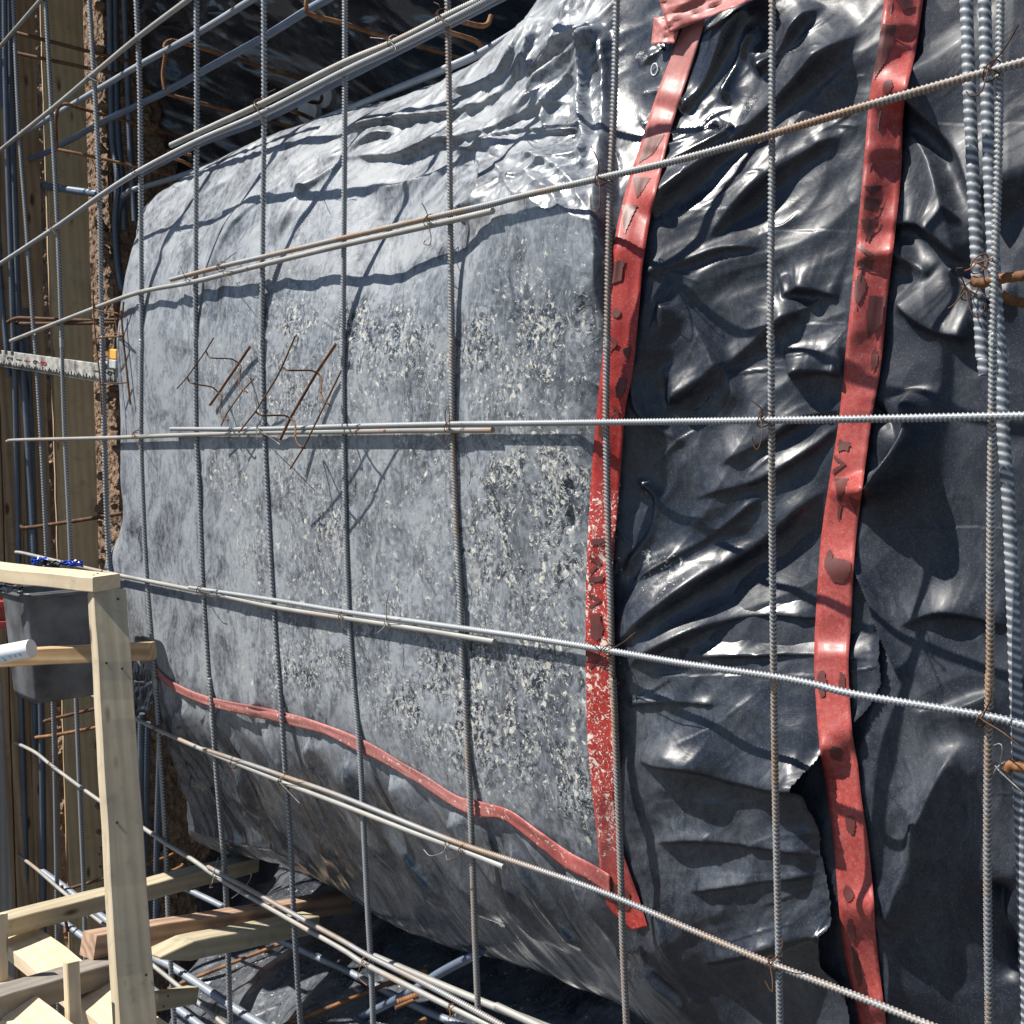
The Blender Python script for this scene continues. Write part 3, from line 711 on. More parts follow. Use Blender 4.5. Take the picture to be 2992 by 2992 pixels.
patch([(380,1780,.26),(360,1860,.20),(345,1932,.15),(440,1760,.40),(560,1700,.62),(700,1720,.62),(520,1850,.24),(640,1860,.26),(760,1800,.48),(880,1840,.5),(1000,1880,.5),(620,1932,.14),(800,1932,.28),(950,1932,.40),(1100,1932,.46),(500,1980,.10),(800,2000,.2),(1200,2000,.45),(500,1640,.75),(900,1700,.8),(1300,2000,.45)],
      300, 1340, 1600, 2130, 2.8, wr_lo, 97, 'wrinkled clear plastic sheet in patchy sun below the bulge', dustv=0.30, fcoef=0.15, gloss=.8,
      bound=[(430,1640,.6),(395,1700,.42),(362,1780,.27),(345,1850,.2),(338,1932,.15),(330,2100,.1),(1500,2300,.3),(1500,1700,.6),(1000,1600,.8)], rad=0.07)

def wr_d(U, V, x, y):
    a, b_ = rot(U, V, 12)
    return 0.05 * ridged(a * 1.2, b_ * 4, 2, 98) + 0.012 * ridged(a * 3, b_ * 12, 2, 99)
patch([(330,1540,.85),(330,1700,.80),(500,1560,.95),(500,1700,.85),(700,1640,.9),(700,1800,.8),(1000,1700,.9),(1000,1900,.8),(1300,1800,.9),(1300,2000,.8),(500,1900,.7),(360,1850,.66),(900,2050,.7)],
      318, 1420, 1480, 2080, 3.2, wr_d, 100, 'black shaded plastic sheet deep in the hollow under the bulge', dustv=0.05, mat=M_poly, gloss=.9)

# ------------------------------------------------------------------ where a picture point falls on the bulging sheet
from mathutils.bvhtree import BVHTree
def bvh_of(o):
    n = len(o.data.vertices); co = np.zeros(n * 3, np.float32); o.data.vertices.foreach_get('co', co); co = co.reshape(-1, 3) + np.array(o.location)
    m = len(o.data.polygons); lv = np.zeros(m * 4, np.int32); o.data.loops.foreach_get('vertex_index', lv)
    return BVHTree.FromPolygons(co.tolist(), lv.reshape(-1, 4).tolist())
_sheets = [x for x in COL.objects if x.name.startswith('plastic_sheet')]
SB = [bvh_of(_sheets[0]), bvh_of(_sheets[1])]
def hit(p, which=(0, 1)):
    d = ray(np.array(p, float)); d = Vector(d / np.linalg.norm(d)); best = None
    for k in which:
        h = SB[k].ray_cast(Vector(EYE), d)
        if h[0] is not None and (best is None or h[3] < best[3]): best = h
    return None if best is None else np.array(best[0])

# ------------------------------------------------------------------ bars and wires
def resample(P, ds):
    P = np.asarray(P, float); seg = np.linalg.norm(np.diff(P, axis=0), axis=1); s = np.concatenate([[0], np.cumsum(seg)])
    n = max(2, int(s[-1] / ds) + 1); t = np.linspace(0, s[-1], n)
    return np.stack([np.interp(t, s, P[:, k]) for k in range(3)], 1), t
RIBV = [None]
def tube_geo(P, r, sides=8, rib=0.0, pitch=0.008, ds=None, helix=1.0, closed=True):
    """a round bar along P; rib > 0 adds slanting cross ribs and two long ribs; r may vary along it"""
    P = np.asarray(P, float)
    if len(P) == 2: P = catmull(P, 4)
    ds = ds or (pitch / 4 if rib else 0.02)
    Pn, t = resample(P, ds); n = len(Pn)
    T = np.gradient(Pn, axis=0); T /= np.linalg.norm(T, axis=1)[:, None] + 1e-12
    up = np.array([0.13, 0.21, 0.97]); up = up if abs(T[0] @ up) < 0.9 else np.array([1.0, 0.2, 0.1])
    A = np.zeros_like(T); a = np.cross(T[0], up); a /= np.linalg.norm(a)
    for i in range(n):
        a = a - (a @ T[i]) * T[i]; a /= np.linalg.norm(a); A[i] = a
    B = np.cross(T, A)
    RIBV[0] = None
    rr = np.interp(np.linspace(0, 1, n), np.linspace(0, 1, len(r)), r) if np.ndim(r) else np.full(n, r)
    ph = np.arange(sides) * 2 * math.pi / sides
    R = np.repeat(rr[:, None], sides, 1)
    if rib:
        w = np.cos(2 * math.pi * (t[:, None] / pitch + helix * np.abs(np.sin(ph / 2 + 0.3))[None]))
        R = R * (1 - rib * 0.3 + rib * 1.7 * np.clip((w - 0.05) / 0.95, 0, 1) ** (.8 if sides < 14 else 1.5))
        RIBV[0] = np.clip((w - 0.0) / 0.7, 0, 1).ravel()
        lr = (np.abs(np.cos(ph)) > 0.99).astype(float); R = R * (1 + rib * 0.7 * lr[None])
    V = Pn[:, None] + R[..., None] * (np.cos(ph)[None, :, None] * A[:, None] + np.sin(ph)[None, :, None] * B[:, None])
    i = np.arange(n * sides).reshape(n, sides); j = np.roll(i, -1, 1)
    F = np.stack([i[:-1], j[:-1], j[1:], i[1:]], -1).reshape(-1, 4)
    V = V.reshape(-1, 3)
    if closed:      # end caps as quads round a centre point
        c0, c1 = len(V), len(V) + 1
        V = np.vstack([V, Pn[0], Pn[-1], V[i[0]], V[i[-1]]])
        k = np.arange(0, sides, 2); q0 = c1 + 1 + np.arange(sides); q1 = q0 + sides
        F = np.vstack([F, np.stack([np.full(len(k), c0), q0[(k + 2) % sides], q0[(k + 1) % sides], q0[k]], 1),
                       np.stack([np.full(len(k), c1), q1[k], q1[(k + 1) % sides], q1[(k + 2) % sides]], 1)])
    return V, F
def join_geo(gs):
    Vs, Fs, o = [], [], 0
    for V, F in gs: Vs.append(V); Fs.append(F + o); o += len(V)
    return np.vstack(Vs), np.vstack(Fs)
G_V = 'upright bars of the rebar mesh'; G_H = 'level bars of the rebar mesh'; G_T = 'thick upright bars on the right'
G_B = 'level bars behind the mesh'; G_S = 'rusty stirrup bars'; G_L = 'dark upright bars by the planks'; G_W = 'wire ties on the mesh'
def rebar(pts, w, r, label, group, mat=None, pitch=0.0075, rib=0.17, name='rebar', sides=8, P=None, helix=1.0, ds=None):
    if P is None: P = on_w(np.array(pts, float), np.broadcast_to(np.asarray(w, float), (len(pts),)))
    V, F = tube_geo(catmull(P, 6), r, sides, rib, pitch, ds=ds, helix=helix)
    ra = np.zeros(len(V)); 
    if RIBV[0] is not None: ra[:len(RIBV[0])] = RIBV[0]
    o = mesh_obj(name, V, F, mat or M_steel, attrs={'rib': ra})
    return tag(o, label, 'rebar', group)
def ext(pts, a=60, b=60):
    """carry a bar straight on past the frame, a px before its first and b px after its last reading"""
    p = [np.array(q, float) for q in pts]
    d0 = p[0] - p[1]; d1 = p[-1] - p[-2]
    if a: p = [p[0] + d0 / np.linalg.norm(d0) * a] + p
    if b: p = p + [p[-1] + d1 / np.linalg.norm(d1) * b]
    return [tuple(q) for q in p]
RF, RN = 0.0070, 0.0052
WV = 0.0055          # upright bars lie just behind the level ones
VB = [
 (C(1,[(75,0),(110,750),(150,1280),(190,1870)]) + C(4,[(200,0),(235,560),(265,1190)]) + C(7,[(300,90),(318,900),(325,1550),(335,1932)]), .0072, M_up, 'thin pale upright mesh rebar nearest the left edge, before the shaded planks'),
 (C(1,[(258,0),(290,600),(325,1260),(350,1932)]) + C(4,[(350,0),(365,500),(385,900),(400,1230)]) + C(7,[(430,80),(450,600),(475,1200),(485,1600),(500,1932)]), .0074, M_up, 'upright rebar of the mesh in front of the wide pale plank, crossing the measuring rod'),
 (C(1,[(505,0),(530,400),(560,1000),(570,1600),(578,1932)]) + C(4,[(580,0),(590,500),(605,1000),(622,1290)]) + [(332,1760),(352,2100),(366,2420),(378,2720),(392,2992)], .0078, M_up, 'upright mesh rebar before the bare soil, running down behind the tall wooden post'),
 (C(1,[(770,0),(790,500),(795,1000),(800,1932)]) + C(4,[(800,0),(798,500),(810,900),(830,1300),(850,1560),(880,1932)]) + C(7,[(880,0),(905,400),(935,900),(950,1300),(970,1700),(985,1932)]), .0076, M_up, 'upright rebar of the mesh touching the left end of the plastic bulge'),
 (C(1,[(1110,0),(1112,600),(1108,1000),(1105,1500),(1105,1932)]) + C(4,[(1105,0),(1110,500),(1130,900),(1150,1400),(1185,1932)]) + C(7,[(1190,0),(1220,480),(1260,950),(1280,1300),(1300,1932)]), .0072, M_up, 'second upright rebar in front of the dusty bulge, passing behind the smaller bent wire chair'),
 (C(1,[(1490,0),(1492,600),(1485,1200),(1480,1932)]) + C(4,[(1480,0),(1495,500),(1520,1000),(1545,1450),(1580,1932)]) + C(7,[(1580,0),(1610,480),(1640,900),(1660,1350),(1695,1932)]), .0066, M_up, 'upright rebar of the mesh passing between the two bent wire chairs'),
 (C(2,[(15,0),(15,600),(5,1932)]) + C(5,[(5,0),(10,500),(20,1000),(35,1450),(65,1932)]) + C(8,[(65,0),(100,400),(120,800),(145,1300),(165,1650),(175,1932)]), .0061, M_up, 'upright rebar of the mesh just right of the larger bent wire chair'),
 (C(2,[(595,0),(605,600),(610,1200),(620,1932)]) + C(5,[(620,0),(625,500),(645,1000),(665,1400),(685,1932)]) + C(8,[(690,0),(715,500),(735,1000),(750,1450),(770,1932)]), .0060, M_upr, 'upright rebar of the mesh down the middle of the picture, left of the cement splashes'),
 (C(2,[(1550,0),(1535,600),(1510,1200),(1495,1932)]) + C(5,[(1495,0),(1490,450),(1500,1000),(1515,1500),(1525,1932)]) + C(8,[(1530,0),(1550,500),(1570,1000),(1585,1500),(1605,1932)]), .0057, M_upr, 'brown stained upright rebar running down over the first red tape'),
 (C(3,[(512,0),(508,1000),(500,1932)]) + C(6,[(505,0),(510,1000),(520,1932)]) + C(9,[(520,0),(530,700),(545,1400),(555,1932)]), .0050, M_upr, 'upright rebar between the two long red tapes, rusty near its top'),
 (C(3,[(1800,0),(1790,800),(1770,1400),(1755,1932)]) + C(6,[(1758,0),(1745,1000),(1740,1932)]) + C(9,[(1735,0),(1725,1000),(1735,1932)]), .0049, M_upr, 'thin rust streaked upright rebar in front of the thick bars on the right'),
]
for pts, r, m, lab in VB:
    rebar(ext(pts, 160, 160), r + 0.0045, r, lab, G_V, m, sides=10 if r < .0065 else 8, pitch=0.0072 if r < .0065 else 0.0108, rib=.24)
# level bars, the near halves lap over the far halves
def lev(pts, r, lab, m=None, w=-0.004, a=0, b=0, **k): return rebar(ext(pts, a, b), w, r, lab, G_H, m, **{**dict(rib=.17, pitch=.0072), **k})
lev([(-60,206),(0,137),(119,0),(165,-52)], .0075, 'level rebar cutting across the very top left corner', M_steel_p, rib=.06)
lev(C(1,[(-40,885),(0,850),(300,610),(520,425),(780,210),(1060,0),(1200,-105)]), .0078, 'pale level rebar crossing high over the left planks to the top edge', M_steel_p, rib=.06)
lev(C(1,[(-40,1515),(0,1490),(320,1280),(560,1110),(780,970),(1110,800),(1480,640),(1932,410)]) + C(2,[(300,270),(600,120),(800,15),(1100,-150),(1600,-430)]), .0072, 'long level rebar over the dark upper recess, lower one of the lapped pair', M_lev)
lev(C(1,[(965,820),(1250,690),(1500,575),(1932,360)]) + C(2,[(300,235),(590,90),(800,-10),(1100,-165)]), .0070, 'level rebar with its free end over the recess, upper one of the lapped pair', M_steel_p, w=-0.006)
lev(C(1,[(60,1925),(520,1745),(790,1650),(1100,1590),(1480,1495),(1932,1385)]) + C(2,[(530,1265),(850,1190)]), .0068, 'tan level rebar ending in mid bulge, lapped under the rising one above the wire chairs', M_steel_p, rib=.08)
lev(C(1,[(965,1580),(1250,1505),(1480,1452),(1932,1345)]) + C(2,[(530,1222),(850,1150),(1000,1110),(1480,1000),(1932,895)]) + C(3,[(500,760),(1000,610),(1600,440),(1932,350)]), .0058, 'long level rebar rising to the right across both red tapes', M_levr, w=-0.006, b=180, sides=10)
lev(C(4,[(40,560),(100,552),(600,540),(1000,525),(1480,510),(1932,505)]) + C(5,[(400,497),(850,495)]), .0066, 'pale level rebar just under the wire chairs, lower one of the nearly horizontal pair', M_steel_p, rib=.07)
lev(C(4,[(965,490),(1450,490),(1932,475)]) + C(5,[(600,462),(1000,458),(1932,447)]) + C(6,[(900,435),(1932,415)]), .0055, 'long nearly horizontal rebar running from the wire chairs to the right edge', M_lev, w=-0.006, b=180, sides=10)
lev(C(4,[(90,1185),(160,1197),(600,1300),(1150,1410),(1530,1492),(1932,1555)]) + C(5,[(400,1615),(860,1690)]), .0066, 'level rebar starting beside the blue plastic scraps and ending right of centre', M_steel_p, rib=.08)
lev(C(4,[(1070,1385),(1540,1455),(1932,1520)]) + C(5,[(500,1590),(1000,1660),(1500,1740),(1932,1815)]) + C(6,[(500,1885),(750,1932)]) + C(9,[(1000,75),(1700,190),(1932,245)]), .0056, 'long level rebar sloping down to the right across the lower half of both red tapes', M_lev, w=-0.006, b=180, sides=10)
lev(C(7,[(520,75),(750,200),(900,275),(1160,390),(1600,568),(1932,695)]) + C(8,[(400,850),(700,960),(915,1045)]), .0066, 'level rebar emerging right of the wooden post and ending below the long diagonal tape', M_steel_p, rib=.08)
lev(C(7,[(1150,380),(1450,480),(1620,540),(1932,650)]) + C(8,[(600,890),(1000,1025),(1500,1200),(1932,1385)]) + C(9,[(500,1590),(1000,1780),(1380,1932)]), .0055, 'level rebar running down to the bottom right corner, brown on its lower side', M_levr, w=-0.006, b=220, sides=10)
lev(C(7,[(80,340),(200,400),(300,480),(560,670),(800,820),(940,915),(1080,1000),(1270,1130),(1640,1345),(1932,1510)]) + C(8,[(150,1605),(600,1830),(830,1940)]), .0070, 'level rebar passing behind the wooden post and down to the bottom edge', M_steel_p, b=150, rib=.08)
lev(C(7,[(1175,1045),(1400,1168),(1650,1308),(1932,1462)]) + C(8,[(150,1548),(500,1722),(830,1900),(960,1975)]), .0062, 'level rebar lapped above another below the bulge, tan on its upper side', M_levr, w=-0.006, b=120)
lev(C(8,[(180,1550),(700,1770),(1110,1932)]), .0085, 'thick pale level rebar starting under the bulge near the bottom edge', M_steel_p, w=.06, b=150, rib=.08)
lev(C(8,[(870,1830),(1050,1915),(1200,1985)]), .0085, 'short stub of thick rebar at the bottom edge left of the middle', M_steel_p, w=.03, b=60, rib=.08)
lev(C(7,[(105,980),(210,1060),(360,1190),(610,1390),(850,1590),(1040,1745),(1260,1932)]), .0072, 'thin tan level rebar crossing low behind the wooden post', M_steel_p, b=150, rib=.06)
lev(C(7,[(240,1072),(380,1172),(610,1352),(850,1545),(990,1620),(1350,1860),(1480,1940)]), .0125, 'thick grey level rebar with dark bands passing low behind the wooden post', M_steel, w=.05, b=150, pitch=.012)
lev(C(7,[(330,1335),(470,1440),(640,1565),(870,1745),(1050,1880),(1130,1940)]), .0125, 'thick grey level rebar lowest of all at the bottom left', M_steel, w=.06, b=150, pitch=.012)
# the second layer, behind
def beh(pts, r, lab, w, m=None, a=0, b=0, **k): return rebar(ext(pts, a, b), w, r, lab, G_B, m or M_steel, **k)
beh(C(1,[(0,715),(30,742),(70,752),(120,742),(160,738),(300,655),(520,525),(780,372),(1110,190),(1400,12),(1500,-48)]), .0095, 'blue grey rebar behind the mesh with a curled hook at its far left end', .10, M_steel, b=60, rib=.07)
beh(C(1,[(30,1022),(60,960),(130,918),(300,842),(560,700),(780,592),(930,520),(1200,372),(1500,205),(1740,55),(1932,-50)]), .0105, 'thick blue rebar behind the mesh curving down at its left end', .16, M_steel_b, b=60, rib=.07)
beh(C(1,[(800,975),(1110,815),(1500,665),(1932,445)]) + C(2,[(300,290),(590,140),(860,0),(1100,-125)]), .0100, 'dark blue rebar close under the lapped pair over the recess', .15, M_steel_b)
beh(C(1,[(690,1110),(740,1075),(830,1050),(1110,962),(1500,800),(1932,630)]) + C(2,[(300,505),(590,385),(800,290),(1000,170)]), .0095, 'rebar disappearing behind the top edge of the plastic bulge', .42, M_steel)
beh([(507,2575),(533,2592),(657,2652),(776,2727),(901,2784),(1000,2830),(1150,2908),(1259,2960),(1336,2992)], .0100, 'grey rebar in the lower recess running down behind the mesh', .30, M_steel, b=100)
beh(C(8,[(-250,1985),(0,1932),(370,1760),(560,1640),(780,1525)]), .0110, 'thick blue grey rebar slanting up to the right at the bottom', .22, M_steel_b, pitch=.014, rib=.16)
beh(C(7,[(140,1045)]) + [(20,2500),(-60,2440)], .0100, 'stub of rebar at the low left edge behind the planks', .05, M_steel_b) if False else None
beh([(75,536),(160,548),(285,566)], .0130, 'thick dark rebar lying level across the planks at the left', .22, M_steel_b, pitch=.014)
# rusty stirrups
def stir(P, r, lab, m=None, **k): return rebar(None, None, r, lab, G_S, m or M_rust, P=P, **k)
def ww(pts, ws): return on_w(np.array(pts, float), np.array(ws, float))
c1 = C(1, [(320,840),(315,700),(325,620),(350,592),(390,590),(440,608),(700,680),(1000,765),(1060,782)])
stir(ww(c1, [.05,.05,.05,.06,.08,.12,.3,.55,.6]), .0062, 'rusty stirrup bent square round the blue bar over the wide plank')
c1 = C(1, [(330,845),(430,865),(700,925),(1000,1000),(1040,1010)])
stir(ww(c1, [.12,.16,.3,.48,.5]), .0062, 'lower rusty leg of the stirrup running right to the bulge')
c1 = C(1, [(930,505),(920,420),(935,300),(930,255),(960,232),(1010,238),(1300,320),(1500,385),(1800,480)])
stir(ww(c1, [.1,.1,.1,.1,.12,.15,.35,.5,.7]), .0060, 'rusty stirrup hooked over the second blue bar near the top left')
c1 = C(1, [(940,515),(1100,560),(1400,640),(1640,690)]) ; c1 = C(1,[(940,530),(1100,572),(1400,655),(1660,725)])
stir(ww(c1, [.16,.24,.45,.62]), .0055, 'thin rusty stirrup leg dropping right into the dark recess')
c1 = C(1, [(1735,-40),(1730,40),(1750,80),(1932,130)]) + C(2, [(150,180),(400,255),(690,335)])
stir(ww(c1, [.12,.12,.14,.25,.35,.46,.6]), .0056, 'orange rusty stirrup leg crossing the recess below the top edge')
stir(ww(C(2, [(630,110),(770,145),(820,135),(840,90)]), [.25,.4,.45,.47]), .0058, 'short orange rebar hook in the recess beside the shoulder of the bulge')
stir(ww(C(2, [(560,170),(740,225),(790,270)]), [.3,.42,.45]), .0056, 'second short orange bar lower in the recess beside the shoulder')
stir(ww(C(1, [(1600,605),(1750,665),(1780,690)]), [.35,.5,.52]), .0062, 'short orange cut rebar end in the middle of the recess')
stir(ww(C(1, [(1640,540),(1780,580),(1815,560),(1810,520)]), [.4,.55,.58,.58]), .0055, 'dark rusty hook in front of the pale round spacer', M_rustd)
stir(ww(C(1, [(945,855),(1080,875)]), [.25,.33]), .0055, 'short rusty bar end between the mesh and the bulge top, upper one')
stir(ww(C(1, [(950,885),(1040,915),(1085,940)]), [.25,.3,.36]), .0055, 'short rusty bar end between the mesh and the bulge top, lower one')
stir(ww(C(1, [(95,185),(500,290),(740,350),(765,380),(740,395)]), [.05,.2,.35,.37,.37]), .0066, 'dark rusty bar crossing the planks at the top left, upper one', M_rustd)
stir(ww(C(1, [(95,300),(500,385),(700,425)]), [.05,.2,.33]), .0066, 'dark rusty bar crossing the planks at the top left, lower one', M_rustd)
stir(ww([(22,942),(48,930),(90,930),(250,936),(345,934)], [.0,.02,.04,.15,.22]), .0066, 'dark stirrup bar across the planks above the measuring rod, upper one', M_rustd)
stir(ww([(22,942),(50,944),(90,946),(250,944),(345,943)], [.04,.05,.06,.15,.22]), .0066, 'dark stirrup bar across the planks above the measuring rod, lower one', M_rustd)
stir(ww([(62,1538),(80,1542),(200,1525),(358,1500)], [.03,.04,.12,.22]), .0072, 'dark brown bar across the planks above the blue scraps', M_rustd)
stir(ww([(130,2108),(165,2098),(290,2068)], [.04,.06,.14]), .0066, 'dark bar across the planks below the black tub, upper one', M_rustd)
stir(ww([(105,2155),(160,2148),(290,2124)], [.04,.06,.14]), .0066, 'rusty bar across the planks below the black tub, lower one', M_rust)
stir(ww(C(7, [(350,1150),(350,1250),(365,1330),(385,1410)]), [.02,.02,.02,.03]), .0060, 'dark bent stirrup hanging on the bars at the lower left', M_rustd)
stir(ww(C(7, [(380,1170),(600,1105),(780,1040)]), [.06,.16,.25]), .0060, 'dark stirrup leg from the thick bar to the post at the lower left', M_rustd)
stir(ww(C(7, [(860,1775),(1000,1712),(1300,1592),(1600,1472)]), [.05,.12,.25,.38]), .0062, 'long orange stirrup leg crossing in front of the lower sheet')
stir(ww(C(7, [(1560,1960),(1932,1810)]) + C(8, [(290,1690),(460,1632),(480,1650)]), [.04,.16,.28,.33,.34]), .0062, 'long orange stirrup leg at the bottom, hooked over the thick pale bar')
stir(ww(C(8, [(310,1812),(430,1768)]), [.15,.2]), .0085, 'stub of thick orange rebar above the blue slanting bar')
stir(ww(C(8, [(300,1842),(400,1800)]), [.12,.17]), .0050, 'thin rusty bar end just under the orange stub')
stir(ww(C(8, [(420,1940),(470,1905)]), [.1,.13]), .0070, 'orange bar end at the bottom edge below the lapped bars')
stir(ww(C(7, [(820,1030),(940,990),(990,965)]), [.2,.28,.32]), .0062, 'rusty bar end right of the wooden post, uppermost')
stir(ww(C(7, [(905,1095),(1010,1052),(1035,1030)]), [.2,.28,.30]), .0066, 'rusty bar end right of the wooden post, middle one')
stir(ww(C(7, [(900,1132),(960,1115),(1040,1110),(1050,1135)]), [.2,.24,.28,.29]), .0066, 'rusty hooked bar end right of the wooden post, lowest')
stir(ww(C(7, [(1440,1415),(1560,1388),(1600,1400),(1590,1430)]), [.3,.38,.4,.4]), .0070, 'dark rusty hook over the grey bar in the lower recess', M_rustd)
stir(ww(C(7, [(905,1752),(940,1742)]), [.08,.1]), .0066, 'small orange bar end above the thick bar beside the post')
# thick bars on the right
def thick(P, r, lab, mat, pitch=.0130, **k): return rebar(None, None, r, lab, G_T, mat, P=P, pitch=pitch, rib=.07, sides=14, helix=.6, ds=pitch / 8, **k)
tp = C(3, [(1600,-120),(1606,0),(1640,900),(1692,1932)]) + C(6, [(1702,90),(1712,185)])
thick(ww(tp, [.055] * len(tp)), .0088, 'thick ribbed rebar on the right with its cut end hanging free', M_thick)
tp = C(3, [(1702,-120),(1710,0),(1735,900),(1775,1700)]) + C(6, [(1806,200),(1815,500),(1850,1000),(1885,1932)]) + C(9, [(1900,400),(1932,1300),(1950,2050)])
thick(ww(tp, [.05] * len(tp)), .0086, 'thick ribbed blue rebar running the whole height at the right edge', M_thick)
tp = C(3, [(1932 + 40,-100),(1932 + 60,700)]) 
thick(ww([(2842,820),(2870,826),(2920,815),(3060,795)], [.03,.03,.03,.03]), .0072, 'smooth orange rebar tied to the thick bars at the right edge', M_rust)
thick(ww(C(3, [(1800,1660),(1850,1690),(1932,1712),(2040,1745)]), [.07,.08,.09,.1]), .0070, 'ribbed orange rebar just below the smooth one at the right edge', M_rust, pitch=.008)
thick(ww(C(9, [(1840,500),(1855,470),(1900,480),(2040,500)]), [.02,.02,.02,.02]), .0072, 'orange hooked rebar at the right edge low down', M_rust)
# upright bundle by the planks, far left
LB = [([(2,-40),(6,300),(2,560),(14,900),(30,1130)], .06, .012), ([(13,-40),(18,300),(34,800),(44,1120),(52,1500),(62,2050),(78,2560),(92,3000)], .02, .011), ([(28,-40),(34,260),(48,700),(58,1000),(72,1190)], .05, .011),
      ([(-8,-40),(-4,700),(18,1000),(26,1100)], .0, .010), ([(62,1000),(88,1390),(110,1800),(124,2250),(128,3000)], .05, .012), ([(76,900),(92,1240),(100,1500),(112,1980),(120,2480)], .1, .010), ([(52,1040),(76,1200),(84,1400),(100,1990),(106,2500)], .07, .012)]
LL = ['dark blue upright rebar at the extreme left edge, top half', 'long dark upright rebar at the far left passing behind the tub', 'dark upright rebar of the left bundle ending beside the measuring rod', 'dark upright rebar cut by the left edge of the picture',
      'thick dark upright rebar of the lower left bundle, right-hand one', 'slim dark upright rebar behind the lower left bundle', 'dark upright rebar in the middle of the lower left bundle']
for (pts, w, r), lab in zip(LB, LL): rebar(pts, w + .01, r, lab, G_L, M_steel_d, pitch=.012)
RB = [(C(1,[(618,-60),(625,400),(635,800),(665,1000),(650,1250),(665,1500),(690,1640)]), .40, .0125), (C(1,[(655,-60),(660,400),(668,720),(690,1000),(705,1300)]), .46, .012), (C(1,[(700,-60),(715,300),(735,800),(762,1250)]), .42, .0115), (C(1,[(770,1080),(700,1120),(668,1200),(660,1400),(680,1560)]), .44, .012),
      (C(7,[(800,180),(795,700),(815,1000),(840,1400)]), .22, .013), (C(7,[(835,230),(825,700),(820,1100)]), .27, .012), (C(7,[(905,300),(885,900),(880,1400)]), .2, .010)]
RL = ['dark upright rebar before the soil, leftmost of those beside the upper recess', 'dark upright rebar before the soil, second beside the upper recess', 'dark upright rebar before the soil, right-hand one beside the upper recess', 'dark rebar curving down into the gap left of the bulge',
      'thick dark upright rebar close right of the wooden post', 'second dark upright rebar right of the wooden post', 'dark upright rebar before the soil below the bulge corner']
for (pts, w, r), lab in zip(RB, RL): rebar(pts, w, r, lab, G_L, M_steel_d, pitch=.012)
# rust chairs: three straight wires joined by bent ones
def wire(P, r, n=6, sides=6, smooth=8): return tube_geo(catmull(P, smooth), r, sides, ds=.006)
def chair(lab, straights, bends, group):
    base = straights[1][0][-1]
    root = empty('wire_chair', tuple(base), lab, 'rebar chair', group)
    for P, r in straights: mesh_obj('straight_wire', *tube_geo(P, r, 8, ds=.01), M_rust_w, parent=root)
    for P, r in bends: mesh_obj('bent_wire', *wire(P, r), M_rust_w, parent=root)
    return root
M_rust_w = rust_mat('orange_brown_wire', 0.5)
K3 = lambda pts: [(500 + x * 550 / 1932, 950 + y * 550 / 1932) for x, y in pts]
chair('smaller bent wire chair leaning on the bulge, left of its twin',
  [(ww(K3([(435,132),(355,265),(165,535),(60,650)]), [-.10]*4), 0.00204), (ww(K3([(808,222),(690,400),(485,700),(398,820)]), [.000]*4), 0.00396), (ww(K3([(848,552),(740,665),(575,900),(512,1030)]), [-.045]*4), 0.00204)],
  [(ww(K3([(358,268),(385,320),(430,338),(600,345),(650,362),(692,392),(716,430),(700,560),(702,632),(745,668),(785,690)]), [-.10,-.095,-.09,-.04,-.02,-.01,-.008,-.03,-.045,-.05,-.045]), 0.00223),
   (ww(K3([(168,540),(190,585),(230,602),(395,630),(440,650),(486,694),(518,740),(502,880),(510,925),(545,965),(590,975)]), [-.10,-.095,-.09,-.04,-.02,-.01,-.008,-.03,-.045,-.05,-.045]), 0.00223)], 'bent wire chairs on the bulge')
chair('larger bent wire chair leaning on the bulge, hanging over the horizontal bars',
  [(ww(K3([(1275,110),(1140,425),(1080,545),(865,890),(695,1100)]), [-.13]*5), 0.00228), (ww(K3([(1690,195),(1500,475),(1222,955),(1120,1175)]), [-.012,-.020,-.034,-.04]), 0.00397), (ww(K3([(1745,470),(1590,790),(1370,1240),(1222,1475)]), [-.09]*4), 0.00228)],
  [(ww(K3([(1142,428),(1180,458),(1230,465),(1420,465),(1470,478),(1510,500),(1545,560),(1535,660),(1550,745),(1600,795),(1640,830)]), [-.13,-.125,-.12,-.06,-.04,-.03,-.03,-.06,-.08,-.09,-.085]), 0.00248),
   (ww(K3([(870,890),(900,915),(950,927),(1150,927),(1200,945),(1235,965),(1272,1020),(1275,1130),(1295,1210),(1340,1250),(1380,1265)]), [-.13,-.125,-.12,-.07,-.055,-.05,-.05,-.07,-.085,-.095,-.085]), 0.00248)], 'bent wire chairs on the bulge')
K8 = lambda pts: [(250 + x * 400 / 1546, 850 + y * 400 / 1546) for x, y in pts]
chair('bent wire chair seen end on before the soil at the left end of the bulge',
  [(ww(K8([(85,-10),(90,250),(120,600),(165,1000),(185,1400)]), [-.05]*5), 0.00252), (ww(K8([(398,225),(430,600),(480,1050),(505,1280)]), [.0]*4), 0.00372), (ww(K8([(320,200),(350,430),(400,700),(450,960)]), [.02]*4), 0.00270)],
  [(ww(K8([(100,140),(115,210),(180,230),(300,242),(370,260),(395,300)]), [-.05,-.045,-.04,-.02,-.01,0]), 0.00260), (ww(K8([(115,535),(200,525),(400,512),(425,520)]), [-.05,-.04,-.01,0]), 0.00273),
   (ww(K8([(180,1060),(210,1050),(400,1040),(470,1035)]), [-.05,-.04,-.01,0]), 0.00273), (ww(K8([(430,125),(420,240),(405,330)]), [0,.0,.0]), 0.00310), (ww(K8([(335,470),(360,490),(420,500),(350,460),(330,480)]), [.0,-.01,-.02,.0,.01]), 0.00186)], 'bent wire chairs on the bulge')

